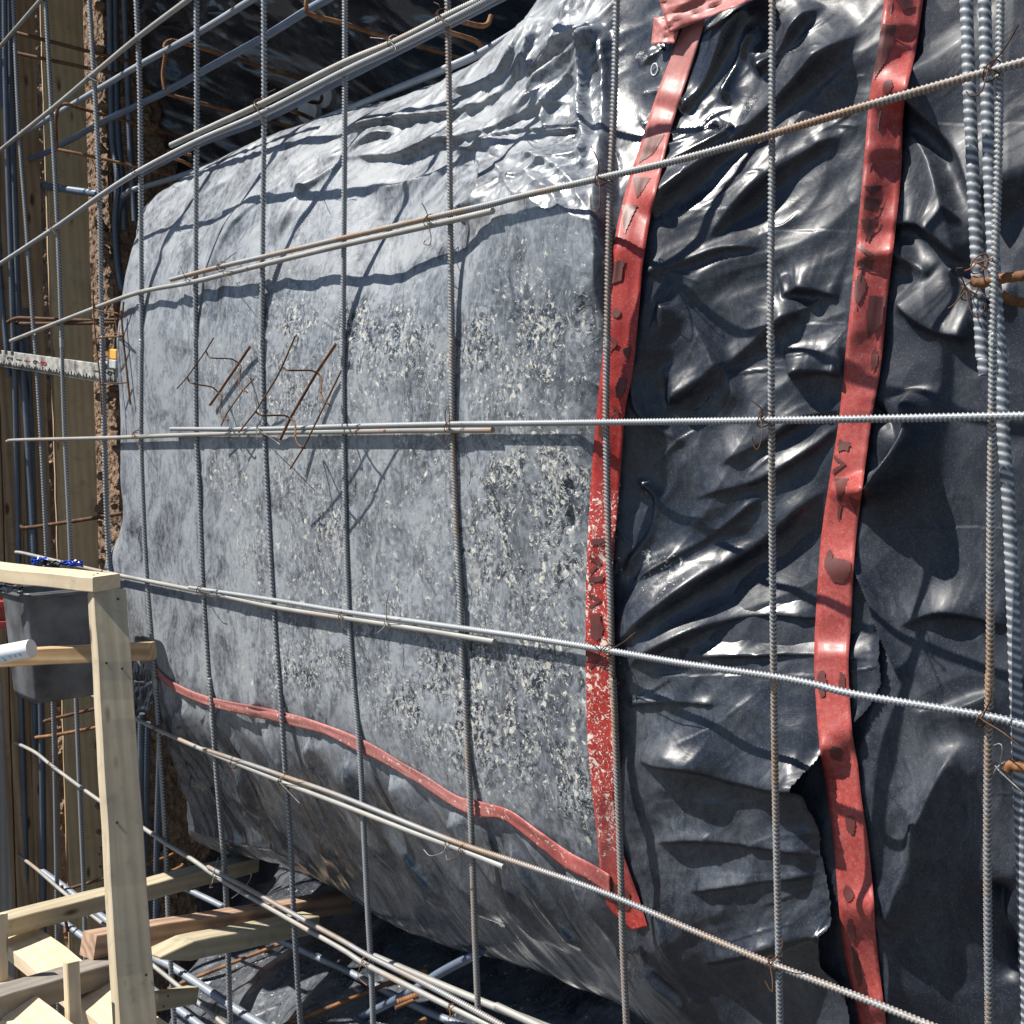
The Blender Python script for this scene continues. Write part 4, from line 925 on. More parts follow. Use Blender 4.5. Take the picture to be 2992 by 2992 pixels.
# wire ties: a loop round the crossing and two twisted tails
tr = random.Random(5)
def tie(p, w, lab, tails, mat=None, r=.0012, loop=.013):
    c = on_w(np.array(p, float), np.array(w))
    gs = []
    t = np.linspace(0, 2 * math.pi * 1.15, 22); ang = tr.uniform(-.5, .5)
    lp = c + loop * np.cos(t)[:, None] * (RV * math.cos(ang) * 0.55 + np.array([0, 0, 1]) * 1.0) + loop * np.sin(t)[:, None] * (NV * 1.0 + RV * .35)
    gs.append(tube_geo(lp, r, 5, ds=.003))
    lp2 = c + loop * 1.05 * np.cos(t)[:, None] * (RV * .8 - np.array([0, 0, .55])) + loop * np.sin(t)[:, None] * (NV - RV * .25)
    gs.append(tube_geo(lp2, r, 5, ds=.003))
    for tail in tails:
        q = [c - NV * loop * .8]
        for dx, dy, dw in tail: q.append(on_w(np.array(p) + np.array([dx, dy]), np.array(w - loop * .8 + dw)))
        gs.append(tube_geo(catmull(q, 5), r, 5, ds=.004))
    V, F = join_geo(gs)
    return tag(mesh_obj('wire_tie', V, F, mat or M_wire), lab, 'wire tie', G_W)
T2 = lambda k, x, y: C(k, [(x, y)])[0]
TIES = [
 (T2(2,495,1245), [[(-8,-20,-.01),(-22,-50,-.02)], [(2,40,-.01),(0,70,-.015),(-18,68,-.01),(-14,58,-.005)]], 'wire tie with a downward hooked tail on the rising pair, middle of the bulge', M_wire, -.004),
 (T2(2,1465,1005), [[(-10,-45,-.02),(-30,-92,-.03)], [(-5,40,-.01),(-8,92,-.015),(-30,92,-.01),(-32,45,-.01)]], 'long tailed wire tie left of the first red tape on the rising bar', M_wire, -.004),
 (T2(5,610,475), [[(-15,-40,-.02),(-5,-60,-.02),(-2,-5,-.02)], [(-8,30,-.01),(-20,58,-.015),(-32,50,-.02)]], 'tangled wire tie where the middle upright crosses the horizontal pair', M_wire, -.004),
 (T2(4,1475,495), [[(-15,-20,-.01),(-12,30,-.02)], [(35,28,-.03),(55,45,-.04),(48,36,-.04)]], 'wire tie with curled tails under the larger wire chair', M_wireg, -.004),
 (T2(4,770,520), [[(14,-24,-.01),(22,-34,-.01)], [(4,30,-.01),(16,45,-.01)]], 'small wire tie at the left end of the bulge on the horizontal bar', M_wire, -.004),
 (T2(6,470,435), [[(-10,-30,-.02),(-40,-55,-.03)], [(-8,45,-.02),(-22,90,-.03),(-35,70,-.03),(-38,50,-.03)]], 'wire tie with loose tails between the two red tapes', M_wire, -.004),
 (T2(4,1135,1395), [[(8,-12,-.01),(18,-38,-.02)], [(-2,14,-.02),(14,22,-.02)]], 'wire tie at the start of the lapped pair near the wooden post', M_wire, -.004),
 (T2(4,1235,1420), [[(-3,-18,-.01),(-12,20,-.02)]], 'small pale wire tie second along the sloping lapped pair', M_wireg, -.004),
 (T2(5,10,1540), [[(-8,20,-.01),(-3,40,-.02),(5,50,-.01)]], 'brown wire tie on the sloping pair beside the upright right of the chair', M_wire, -.004),
 (T2(5,270,1575), [[(-10,-50,-.02),(-2,-92,-.02),(-22,-78,-.02)], [(-20,20,-.01),(-38,35,-.02)]], 'wire tie with a standing looped tail on the sloping pair', M_wireg, -.004),
 (T2(5,1490,1745), [[(40,-20,-.02),(85,-55,-.03)], [(-40,-20,-.02),(-62,-32,-.02)]], 'wire tie with spread tails over the first red tape on the sloping bar', M_wire, -.004),
 (T2(7,1315,470), [[(2,-40,-.01),(4,-68,-.02)], [(8,20,-.01),(18,22,-.02)]], 'wire tie with an upright tail on the pair below the diagonal tape, left one', M_wire, -.004),
 (T2(7,1595,560), [[(20,-35,-.02),(24,-58,-.02)], [(35,50,-.02),(50,65,-.02)]], 'tan wire tie with crossed tails on the pair below the diagonal tape', M_wireg, -.004),
 (T2(8,605,925), [[(-20,20,-.02),(-55,30,-.03),(-75,12,-.03)], [(-8,40,-.02),(5,38,-.02)]], 'wire tie with a long pale tail near the end of the lapped bar', M_wireg, -.004),
 (T2(8,690,940), [[(-20,25,-.02),(-50,38,-.03)]], 'brown wire tie next to the cut bar end below the bulge middle', M_wire, -.004),
 (T2(9,520,1590), [[(22,-40,-.02),(26,-72,-.02)], [(-4,50,-.02),(-6,85,-.03),(-26,50,-.03)]], 'dark wire tie with long tails at the bottom between the red tapes', M_wire, -.004),
 (T2(9,1710,205), [[(15,-50,-.02),(18,-90,-.02)], [(50,40,-.02),(100,80,-.02)]], 'wire tie on the sloping bar in front of the thin right upright', M_wire, -.004),
 (T2(3,1750,400), [[(40,-70,-.02),(78,-135,-.03)], [(-30,60,-.02),(-60,75,-.03),(-75,60,-.03)]], 'dark wire tie with a long upward tail at the thick bars top right', M_wire, -.004),
 (T2(1,505,430), [[(-2,-20,-.01),(2,-40,-.02)], [(20,14,-.02),(25,4,-.02)]], 'pale wire tie where the high level bar meets the third upright', M_wireg, -.004),
 (T2(1,1460,590), [[(20,-30,-.02),(50,-45,-.02)], [(5,35,-.01),(10,50,-.02)]], 'black wire tie on the lapped pair over the recess', M_wire, -.004),
 (T2(1,770,965), [[(-12,-12,-.01),(-20,-18,-.01)]], 'tiny wire tie on the long bar beside the recess', M_wire, -.004),
 (T2(1,300,1280), [[(-8,-30,-.01),(-2,-46,-.01)], [(5,20,-.02),(8,30,-.02)]], 'wire tie on the long bar in front of the wide plank', M_wire, -.004),
 (T2(1,1250,1505), [[(20,-25,-.02),(44,-42,-.02)], [(15,30,-.02),(24,42,-.02)]], 'wire tie with a thin raised tail at the left of the rising pair', M_wire, -.004),
 (T2(1,1075,1575), [[(-20,-15,-.02),(-30,-38,-.02)]], 'wire tie at the cut end of the rising pair', M_wire, -.004),
 (T2(2,560,90), [[(-5,-30,-.02),(-22,-40,-.02)], [(12,20,-.02),(30,28,-.02)]], 'brown wire tie at the top edge on the lapped pair', M_wire, -.004),
 (T2(2,290,235), [[(-30,-8,-.02),(-68,-12,-.02)], [(6,20,-.02),(-2,35,-.02)]], 'wire tie with a long sideways tail on the lapped pair over the recess', M_wireg, -.004),
 (T2(7,1225,1085), [[(-4,-25,-.02),(4,-48,-.02)], [(-14,25,-.02),(-22,40,-.02),(-12,38,-.02)]], 'pale looped wire tie on the low pair below the bulge corner', M_wireg, -.004),
 (T2(7,1385,1175), [[(10,-25,-.02),(18,-45,-.02),(8,-48,-.02)], [(-40,25,-.02)]], 'wire tie with a curled standing tail on the low pair', M_wireg, -.004),
 (T2(8,140,1570), [[(-20,20,-.02),(-26,50,-.02),(0,75,-.02)]], 'rusty wire tie with a drooping tail near the bottom edge', M_rust, -.004),
 (T2(8,625,1840), [[(-8,20,-.02),(-14,35,-.02)]], 'small rusty wire tie on the pair at the bottom edge', M_rust, -.004),
 (T2(4,590,1300), [[(0,-28,-.02)]], 'wire tie on the sloping bar above the end of the wooden rail', M_wire, -.004),
 (T2(7,885,268), [[(15,-15,-.02),(26,-22,-.02)]], 'wire tie where the lower bar meets the upright at the bulge corner', M_wire, -.004),
 (T2(7,480,1270), [[(10,-12,-.02),(20,-22,-.02)], [(8,35,-.02)]], 'wire tie on the low thick bar in front of the wide plank', M_wireg, -.004),
 (T2(7,290,465), [[(4,-25,-.02)]], 'wire tie on the low left bar beside the thin upright', M_wire, -.004),
 (T2(3,1625,1640), [[(-20,-30,-.02),(-40,-62,-.03),(-20,-66,-.03)], [(0,50,-.02),(20,80,-.02),(42,60,-.02),(46,40,-.02)], [(-45,40,-.03),(-62,52,-.03)]], 'tangled brown wire tie round the smooth orange bar at the right', M_wire, .03),
 (T2(3,1680,1490), [[(-22,12,-.02),(-42,20,-.02)], [(40,-18,-.02)]], 'thin orange wire tie laid across the thick bars', M_rust, .03),
 (T2(9,1810,495), [[(0,-50,-.02),(-5,-75,-.02),(-25,-70,-.02)], [(35,45,-.02),(68,75,-.02)]], 'grey wire tie on the orange hook at the low right edge', M_wireg, .02),
]
for p, tails, lab, m, w in TIES: tie(p, w, lab, tails, m, r=.0011)

# ------------------------------------------------------------------ soil, ground
def rough_grid(P00, P10, P01, nu, nv, amp, nrm, seed, f=1.0):
    """a rough face spanned by three corner points, pushed in and out along nrm"""
    s, t = np.meshgrid(np.linspace(0, 1, nu), np.linspace(0, 1, nv))
    P = P00 + s[..., None] * (P10 - P00) + t[..., None] * (P01 - P00)
    a = s * np.linalg.norm(P10 - P00) * f; b = t * np.linalg.norm(P01 - P00) * f
    h = 0.9 * fbm(a * 3, b * 3, 3, seed) + 0.55 * np.abs(fbm(a * 16, b * 16, 3, seed + 1)) * 2 + 0.22 * perlin(a * 38, b * 38, seed + 2)
    return (P + (amp * h)[..., None] * nrm).reshape(-1, 3), grid_faces((nv, nu))
def struct(name, V, F, mat, smooth=True): return tag(mesh_obj(name, V, F, mat, smooth=smooth), kind='structure')
UE = -5.30
ZU0 = np.array([0, 0, 1.0])
US = -4.97
V, F = rough_grid(from_uvw(US, -1.2, .475), from_uvw(US, -1.2, 1.9), from_uvw(US, 5.2, .475), 300, 800, .030, RV, 201)
struct('soil_bank', V, F, M_soil, smooth=False)
V, F = rough_grid(from_uvw(-5.7, -1.2, .53), from_uvw(US + .02, -1.2, .485), from_uvw(-5.7, 5.2, .53), 60, 800, .022, -NV, 205)
struct('soil_bank', V, F, M_soil, smooth=False)
_sl = -RV * .766 + ZU0 * .643
V, F = rough_grid(from_uvw(-5.2, -1.2, -2.2), from_uvw(-5.2, -1.2, 1.6), from_uvw(-10.3, 8.2, -2.2), 420, 620, .07, RV * .77 + ZU0 * .64, 208)
struct('soil_slope', V, F, M_soil, smooth=False)
V, F = rough_grid(from_uvw(-5.4, -1.2, 1.15), from_uvw(-0.2, -1.2, 1.15), from_uvw(-5.4, 3.9, 1.15), 220, 160, .06, -NV, 211)
struct('soil_bank', V, F, M_soil, smooth=False)
gs = []
s, t = np.meshgrid(np.linspace(-1, 1, 161), np.linspace(-1, 1, 161))
xx = np.sign(s) * np.abs(s) ** 3.2 * 900; yy = np.sign(t) * np.abs(t) ** 3.2 * 900 + 3
P = np.stack([xx, yy, -1.05 + 0.05 * fbm(xx * .8, yy * .8, 4, 220) * (np.hypot(xx, yy) < 40)], -1)
struct('ground', P.reshape(-1, 3), grid_faces(s.shape), M_gravel)
# clods lying against the soil face
cl = random.Random(11)
def clod(c, r):
    V = []; 
    for la in range(1, 5):
        for lo in range(7):
            th = math.pi * la / 5; ph = 2 * math.pi * lo / 7 + la
            rr = r * cl.uniform(.75, 1.2); V.append(c + rr * np.array([math.sin(th) * math.cos(ph), math.sin(th) * math.sin(ph), .8 * math.cos(th)]))
    V = [c + np.array([0, 0, r * .8])] + V + [c - np.array([0, 0, r * .8])]
    F = [[0, 1 + i, 1 + (i + 1) % 7] for i in range(7)]
    for la in range(3):
        for i in range(7): F.append([1 + la * 7 + i, 8 + la * 7 + i, 8 + la * 7 + (i + 1) % 7, 1 + la * 7 + (i + 1) % 7])
    F += [[29, 22 + (i + 1) % 7, 22 + i] for i in range(7)]
    return V, F
VV, FF = [], []
for k in range(420):
    p = np.array([cl.choice([cl.uniform(300, 350), cl.uniform(290, 310), cl.uniform(395, 540)]), cl.uniform(0, 2992)])
    P = on_u(p, US + cl.uniform(.0, .03)); v, f = clod(P, cl.choice([.008, .012, .016, .026])); o = len(VV)
    VV += v; FF += [[q + o for q in g] for g in f]
tag(mesh_obj('soil_clods', np.array(VV), FF, M_soil, smooth=False), kind='stuff', label='crumbling brown clods stuck on the soil face left of the bulge', cat='soil')

# ------------------------------------------------------------------ timber
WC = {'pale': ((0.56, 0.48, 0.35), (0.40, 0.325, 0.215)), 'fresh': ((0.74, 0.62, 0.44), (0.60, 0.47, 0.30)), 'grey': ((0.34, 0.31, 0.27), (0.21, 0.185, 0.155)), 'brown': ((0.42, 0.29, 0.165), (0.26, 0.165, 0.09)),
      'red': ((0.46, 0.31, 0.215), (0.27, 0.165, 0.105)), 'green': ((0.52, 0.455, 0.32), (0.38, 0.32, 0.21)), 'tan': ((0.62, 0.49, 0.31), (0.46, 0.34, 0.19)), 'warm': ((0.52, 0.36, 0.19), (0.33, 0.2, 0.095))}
_wm = {}
def wmat(k, gr=1.0):
    if (k, gr) not in _wm: _wm[(k, gr)] = wood_mat(k + '_timber', *WC[k], axis=0, grain=gr)
    return _wm[(k, gr)]
G_F = 'timbers of the formwork at the left'
def beam(name, a, b, side, wd, ht, lab, cat, kind, up=None, group=G_F, gr=1.0, bev=.0025, parent=None, noise_amp=.0012, wd2=None, ht2=None, taper=0):
    """a sawn timber whose centre line runs a -> b; 'side' is the direction of its width wd"""
    a = np.asarray(a, float); b = np.asarray(b, float); X = b - a; Ln = np.linalg.norm(X); X = X / Ln
    Y = np.asarray(side, float); Y = Y - (Y @ X) * X; Y /= np.linalg.norm(Y); Z = np.cross(X, Y)
    n = max(4, int(Ln / .05)); V = []; c = bev
    prof = [(-1, -1, 1, 0), (1, -1, -1, 0), (1, -1, 0, 1), (1, 1, 0, -1), (1, 1, -1, 0), (-1, 1, 1, 0), (-1, 1, 0, -1), (-1, -1, 0, 1)]
    rs = np.random.default_rng(int(abs(a[0] * 1000)) + int(abs(b[2] * 1000)))
    ss = [0.0] + list(np.linspace(0, 1, n)) + [1.0]
    wob = rs.normal(0, noise_amp, (len(ss), 2)); wob = (wob + np.roll(wob, 1, 0)) / 2
    for i, s_ in enumerate(ss):
        k = 0.0 if 0 < i < len(ss) - 1 else c
        w_ = (wd + (wd2 - wd) * s_ if wd2 else wd) / 2; h_ = (ht + (ht2 - ht) * s_ if ht2 else ht) / 2
        if taper and s_ * Ln < taper: w_ *= max(.12, s_ * Ln / taper)
        for (sy, sz, cy, cz) in prof:
            y = sy * (w_ - k) + cy * c; z = sz * (h_ - k) + cz * c
            V.append([s_ * Ln + (c if i == 0 else -c if i == len(ss) - 1 else 0) * 0, y + wob[i, 0], z + wob[i, 1]])
    V = np.array(V); m = len(ss)
    V[:8, 0] -= 0; F = []
    for i in range(m - 1):
        for j in range(8): F.append([i * 8 + j, i * 8 + (j + 1) % 8, (i + 1) * 8 + (j + 1) % 8, (i + 1) * 8 + j])
    F.append(list(range(7, -1, -1))); F.append([(m - 1) * 8 + j for j in range(8)])
    me = bpy.data.meshes.new(name); me.from_pydata([tuple(v) for v in V], [], F); me.update()
    for p in me.polygons: p.use_smooth = False
    me.materials.append(wmat(kind, gr))
    o = bpy.data.objects.new(name, me); COL.objects.link(o)
    M = Matrix(((X[0], Y[0], Z[0], a[0]), (X[1], Y[1], Z[1], a[1]), (X[2], Y[2], Z[2], a[2]), (0, 0, 0, 1)))
    if parent is not None:
        o.parent = parent; o.matrix_local = parent.matrix_world.inverted() @ M if False else Matrix.Translation(-Vector(parent.location)) @ M
    else: o.matrix_world = M; tag(o, lab, cat, group)
    return o
ZU = np.array([0, 0, 1.0])
# shaded wall of upright planks across the end of the trench: each plank a thing of its own
def upright(px0, px1, y, u, lean, kind, lab, th=.038, gr=1.0):
    A = on_u(np.array([px0, y], float), u); B = on_u(np.array([px1, y], float), u)
    _, _, wa = uvw(A); _, _, wb = uvw(B); wm = (wa + wb) / 2; wdt = abs(wb - wa) - .003
    top = from_uvw(u - th / 2, 3.9, wm); bot = from_uvw(u - th / 2, -1.2, wm)
    # lean with the picture: the planks stand a little off plumb
    ztop = 4.7; z0 = A[2]
    top = from_uvw(u - th / 2, ztop, wm + lean * (ztop - z0)); bot = from_uvw(u - th / 2, -1.2, wm + lean * (-1.2 - z0))
    return beam('formwork_plank', bot, top, NV, wdt, th, lab, 'plank', kind, gr=gr)
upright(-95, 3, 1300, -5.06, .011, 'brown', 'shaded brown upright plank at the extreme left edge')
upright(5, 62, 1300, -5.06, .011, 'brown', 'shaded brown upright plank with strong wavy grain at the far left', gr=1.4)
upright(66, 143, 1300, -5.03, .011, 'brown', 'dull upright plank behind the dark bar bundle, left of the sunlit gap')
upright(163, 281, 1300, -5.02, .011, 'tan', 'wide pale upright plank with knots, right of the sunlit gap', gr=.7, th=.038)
beam('formwork_plank', from_uvw(-4.93, 1.18, .43), from_uvw(-4.93, 1.18, .62), ZU, .09, .05, 'short grey cross timber half buried in the soil beside the wide plank', 'plank', 'grey')
beam('formwork_plank', at((-30, 2000), 4.2), at((16, 3050), 3.9), NV, .075, .04, 'weathered grey upright timber at the low left edge', 'plank', 'grey')

# the tall post with the rail on top
PT = at((313, 1728), 3.03); PB = at((398, 3060), 2.60)
PB = PB + (PB - PT) / (PT[2] - PB[2]) * (PB[2] + 1.05)     # it stands on the trench floor
post = beam('wooden_post', PB, PT, NV, .089, .045, 'tall pale sawn wooden post standing in front of the mesh at the lower left', 'post', 'pale', gr=.6)
RE = at((302, 1702), 3.02) - RV * .0; RL_ = at((-70, 1662), 3.30)
beam('top_rail', RE + RV * .022, RL_, NV, .089, .040, 'bright sawn rail resting on top of the tall wooden post', 'rail', 'fresh', gr=.5)
beam('crosspiece', at((-60, 1924), 3.22), at((446, 1901), 3.12), ZU, .047, .040, 'grooved brown crosspiece passing behind the post over the black tub', 'timber', 'warm', gr=1.6)
# lower left stack; ends by picture point and distance
beam('crosspiece', at((-40, 2712), 3.15), at((735, 2520), 3.95), ZU, .050, .075, 'pale crosspiece running up to the right under the bars, uppermost of the low stack', 'timber', 'green')
beam('crosspiece', at((258, 2762), 2.95), at((1010, 2632), 3.75), ZU, .062, .060, 'reddish sawn crosspiece with its cut end left of the post', 'timber', 'red', gr=1.5)
beam('wooden_stake', at((440, 2790), 2.98), at((905, 2695), 3.5), ZU, .052, .075, 'pale pointed wooden stake lying under the reddish crosspiece', 'stake', 'green', taper=.10)
beam('crosspiece', at((-60, 2945), 2.55), at((352, 2822), 3.0), ZU, .055, .085, 'weathered grey crosspiece in front of the bright planks', 'timber', 'grey', gr=.8)
beam('crosspiece', at((440, 2928), 3.0), at((560, 2905), 3.2), ZU, .045, .04, 'short pale crosspiece end right of the post near the bottom', 'timber', 'green')
b1 = beam('lying_plank', at((40, 2735), 3.3), at((440, 3050), 2.6), NV, .115, .042, 'wide bright sunlit plank lying flat behind the low stake, with faint stamped marks', 'plank', 'fresh', gr=.6)
beam('lying_plank', at((-60, 2870), 2.75), at((200, 3080), 2.45), NV, .10, .042, 'bright plank in the bottom left corner under the grey crosspiece', 'plank', 'fresh', gr=.6)
beam('lying_plank', at((20, 2905), 3.0), at((110, 3040), 2.9), ZU, .07, .04, 'pale plank end standing in the bottom left corner', 'plank', 'fresh', gr=.6)
beam('wooden_stake', at((215, 3060), 2.58), at((210, 2808), 2.60), NV, .030, .028, 'upright square wooden stake against the lying plank', 'stake', 'fresh', gr=.9)
beam('wooden_stake', at((0, 3060), 2.7), at((-2, 2670), 2.75), NV, .030, .03, 'upright wooden stake cut by the left edge at the bottom', 'stake', 'fresh', gr=.9)
def nail(o, x, y, h):
    ph = np.arange(8) * math.pi / 4
    for s in (1, -1):
        V = [(x + .0034 * math.cos(p), y + .0034 * math.sin(p), s * (h / 2 + k)) for k in (.0, .0016) for p in ph]
        F = [[i, (i + 1) % 8, 8 + (i + 1) % 8, 8 + i] for i in range(8)] + [list(range(8, 16)), list(range(7, -1, -1))]
        me = bpy.data.meshes.new('nail_head'); me.from_pydata(V, [], F); me.update(); me.materials.append(M_rustd)
        n_ = bpy.data.objects.new('nail_head', me); COL.objects.link(n_); n_.parent = o
_L = float(np.linalg.norm(PT - PB))
for x, y in ((_L - .21, -.022), (_L - .225, .018), (_L - .03, .02), (_L - .62, -.02), (_L - .98, .026), (_L - 1.25, -.012)): nail(post, x, y, .045)
for o in [q for q in COL.objects if q.name.split('.')[0] in ('top_rail', 'crosspiece', 'lying_plank')]: nail(o, .035, -.012, .040 if 'plank' not in o.name else .042); nail(o, .05, .012, .040 if 'plank' not in o.name else .042)
# planks out of view overhead, added only to shade the recess
for k in range(4):
    w0 = -.14 + .205 * k
    beam('shade_plank', from_uvw(-4.9, 4.05, w0), from_uvw(-2.95, 4.05, w0), NV, .20, .045, ('added shade plank out of view overhead, nearest the mesh', 'added shade plank out of view overhead, second from the mesh', 'added shade plank out of view overhead, third from the mesh', 'added shade plank out of view overhead, nearest the soil bank')[k], 'plank', 'grey', group='added shade planks out of view above the trench')
gap = None

# ------------------------------------------------------------------ red tapes
def ribbon(left, right, nu=9, off=.0035, which=(0, 1), step=6.0, wob=0.0015, seed=0):
    Lc = catmull(left, 14); Rc = catmull(right, 14)
    n = max(len(Lc), len(Rc)); tt = np.linspace(0, 1, n * 2)
    def rs(Pn):
        s = np.concatenate([[0], np.cumsum(np.linalg.norm(np.diff(Pn, axis=0), axis=1))]); s /= s[-1]
        return np.stack([np.interp(tt, s, Pn[:, 0]), np.interp(tt, s, Pn[:, 1])], 1)
    A, B = rs(Lc), rs(Rc); Ln = np.linalg.norm(np.diff((A + B) / 2, axis=0), axis=1).sum(); n = int(Ln / step)
    t2 = np.linspace(0, 1, n); A = np.stack([np.interp(t2, tt, A[:, k]) for k in (0, 1)], 1); B = np.stack([np.interp(t2, tt, B[:, k]) for k in (0, 1)], 1)
    W_ = np.zeros((n, nu)); PX = np.zeros((n, nu, 2))
    for j in range(nu):
        s = j / (nu - 1); PX[:, j] = A * (1 - s) + B * s
    for i in range(n):
        for j in range(nu):
            h = hit(PX[i, j], which)
            W_[i, j] = uvw(h)[2] if h is not None else np.nan
    # taut tape spans small hollows: smooth depth, but never sink into the film
    for j in range(nu):
        c = W_[:, j]; ok = ~np.isnan(c); c = np.interp(np.arange(n), np.nonzero(ok)[0], c[ok]); W_[:, j] = c
    raw = W_.copy(); 
    def blur(A, k, across=True):
        for _ in range(k):
            Ap = np.pad(A, ((1, 1), (0, 0)), 'edge'); A = (Ap[:-2] + 2 * Ap[1:-1] + Ap[2:]) / 4
            if across: Aq = np.pad(A, ((0, 0), (1, 1)), 'edge'); A = (Aq[:, :-2] + 2 * Aq[:, 1:-1] + Aq[:, 2:]) / 4
        return A
    for _ in range(3): W_ = np.minimum(blur(W_, 6), raw)
    W_ = blur(W_, 10)
    D = np.maximum(0, W_ - raw)
    for _ in range(5):
        Dp = np.pad(D, ((1, 1), (1, 1)), 'edge'); D = np.maximum.reduce([Dp[:-2, 1:-1], Dp[2:, 1:-1], Dp[1:-1, :-2], Dp[1:-1, 2:], D])
    W_ = W_ - blur(D, 5)
    ii, jj = np.meshgrid(np.arange(n), np.arange(nu), indexing='ij')
    wr = wob * (fbm(ii * .05, jj * .35, 3, seed) + ridged(jj * .45 + .02 * ii, ii * .02, 2, seed + 1))
    W_ = W_ - off - np.maximum(wr, -off * .5)
    return PX, W_
def tape_obj(name, left, right, lab, dust_glaref, flakef, mat=None, **k):
    PX, W_ = ribbon(left, right, **k); P = on_w(PX, W_); n, nu = W_.shape
    dd, ff = dust_glaref(PX[..., 0] / 1.54865, PX[..., 1] / 1.54865), flakef(PX[..., 0] / 1.54865, PX[..., 1] / 1.54865)
    o = mesh_obj(name, P.reshape(-1, 3), grid_faces((n, nu)), mat or M_tape, attrs={'dust': dd.ravel(), 'flake': ff.ravel()})
    md = o.modifiers.new('thickness', 'SOLIDIFY'); md.thickness = .0006; md.offset = 0
    tag(o, lab, 'tape', 'red tapes on the plastic sheets')
    return o, PX, W_
tl = Q([(1293,40),(1262,118),(1233,195),(1205,283),(1184,347),(1162,440),(1148,560),(1136,680),(1124,800),(1116,900),(1110,1000),(1106,1100),(1105,1200),(1106,1290),(1109,1400),(1118,1500),(1128,1590),(1134,1655),(1150,1715),(1192,1755)])
tr_ = Q([(1330,40),(1303,130),(1284,185),(1262,260),(1246,330),(1228,405),(1213,500),(1206,580),(1194,700),(1180,770),(1173,860),(1166,950),(1160,1020),(1155,1100),(1157,1200),(1160,1290),(1165,1400),(1160,1500),(1168,1580),(1186,1640),(1204,1690),(1222,1748)])
t1, PX1, W1 = tape_obj('red_tape', tl, tr_, 'first long red tape running down beside the brown upright rebar, splashed with cement low down',
    lambda x, y: np.clip(.95 - y / 520, 0, 1) * .9 + .25 * np.exp(-((y - 1600) / 120) ** 2), lambda x, y: 1.0 * sstep(900, 960, y) * (1 - sstep(1540, 1640, y)) * (1 - .5 * sstep(1150, 1200, y) * (1 - sstep(1260, 1330, y))) , seed=300, which=(0,))  # paler head: dust, plus white glare put into the colour
tl = Q([(1672,-60),(1668,0),(1656,95),(1640,190),(1627,340),(1612,500),(1600,620),(1583,790),(1566,900),(1550,1010),(1541,1130),(1536,1240),(1540,1330),(1548,1420),(1560,1490),(1573,1590),(1580,1680),(1590,1780),(1610,1880),(1620,1932),(1632,2010)])
tr_ = Q([(1750,-60),(1742,0),(1728,95),(1706,200),(1700,330),(1690,430),(1675,560),(1662,690),(1645,790),(1626,930),(1613,1040),(1606,1170),(1601,1260),(1608,1380),(1618,1440),(1626,1510),(1638,1590),(1648,1690),(1652,1760),(1662,1850),(1672,1932),(1680,2010)])
t2, PX2, W2_ = tape_obj('red_tape', tl, tr_, 'second long red tape running the whole height on the right, printed with dark marks', lambda x, y: .22 + 0 * x, lambda x, y: 0 * x, seed=320, wob=.0006)
tl = Q([(292,1256),(330,1288),(400,1316),(520,1340),(600,1362),(690,1398),(760,1440),(800,1462),(860,1500),(905,1512),(960,1528),(1010,1562),(1070,1605),(1120,1632),(1150,1650)])
tr_ = Q([(296,1274),(330,1305),(400,1334),(520,1362),(600,1382),(670,1415),(740,1450),(790,1480),(850,1520),(895,1541),(950,1548),(1005,1590),(1065,1638),(1110,1662),(1152,1690)])
t3, PX3, W3 = tape_obj('red_tape', tl, tr_, 'faded red tape running diagonally along the bottom of the dusty bulge', lambda x, y: .75 - .35 * sstep(880, 960, x), lambda x, y: .2 * sstep(300, 500, x), seed=340, which=(0,), nu=7, off=.005, wob=.003)
# printed marks: flat dark shapes lying on a tape, in (along 0..1, across 0..1) of that tape
def marks(PX, W_, host, shapes):
    n, nu = W_.shape
    def samp(a, c):
        i = np.clip(a, 0, .9999) * (n - 1); j = np.clip(c, 0, .9999) * (nu - 1); i0 = int(i); j0 = int(j); fi = i - i0; fj = j - j0
        f = lambda A: (A[i0, j0] * (1 - fi) + A[i0 + 1, j0] * fi) * (1 - fj) + (A[i0, j0 + 1] * (1 - fi) + A[i0 + 1, j0 + 1] * fi) * fj
        return on_w(f(PX), f(W_) - .0022)
    for sh in shapes:
        poly = np.array(sh, float); a0, a1 = poly[:, 0].min(), poly[:, 0].max(); c0, c1 = poly[:, 1].min(), poly[:, 1].max()
        # fill the outline with a fine grid so that it follows the tape
        na = max(3, int((a1 - a0) * n * 2.0)); nc = max(3, int((c1 - c0) * 30)); g = {}; V, F = [], []
        ga = np.linspace(a0, a1, na + 1); gc = np.linspace(c0, c1, nc + 1)
        ca, cc = np.meshgrid((ga[:-1] + ga[1:]) / 2, (gc[:-1] + gc[1:]) / 2, indexing='ij')
        ins = poly_dist(ca, cc, poly) > 0
        for i in range(na):
            for j in range(nc):
                if not ins[i, j]: continue
                q = []
                for (x, y) in ((i, j), (i + 1, j), (i + 1, j + 1), (i, j + 1)):
                    if (x, y) not in g: g[(x, y)] = len(V); V.append(samp(ga[x], gc[y]))
                    q.append(g[(x, y)])
                F.append(q)
        if F: mesh_obj('printed_mark', np.array(V), np.array(F), M_print, parent=host)
def tri(a, c, da, dc): return [(a, c), (a, c + dc), (a + da, c + dc * .55)]
def vee(a, c, da, dc, t=.012): return [(a, c), (a + da * .5, c + dc), (a + da, c), (a + da, c + dc * .32), (a + da * .5, c + dc * .99 + .02), (a, c + dc * .35)][:1] + [(a + da * .5, c + dc), (a + da, c + .02), (a + da - t * .4, c - .0), (a + da * .5, c + dc * .62), (a + t * .3, c - .02)]
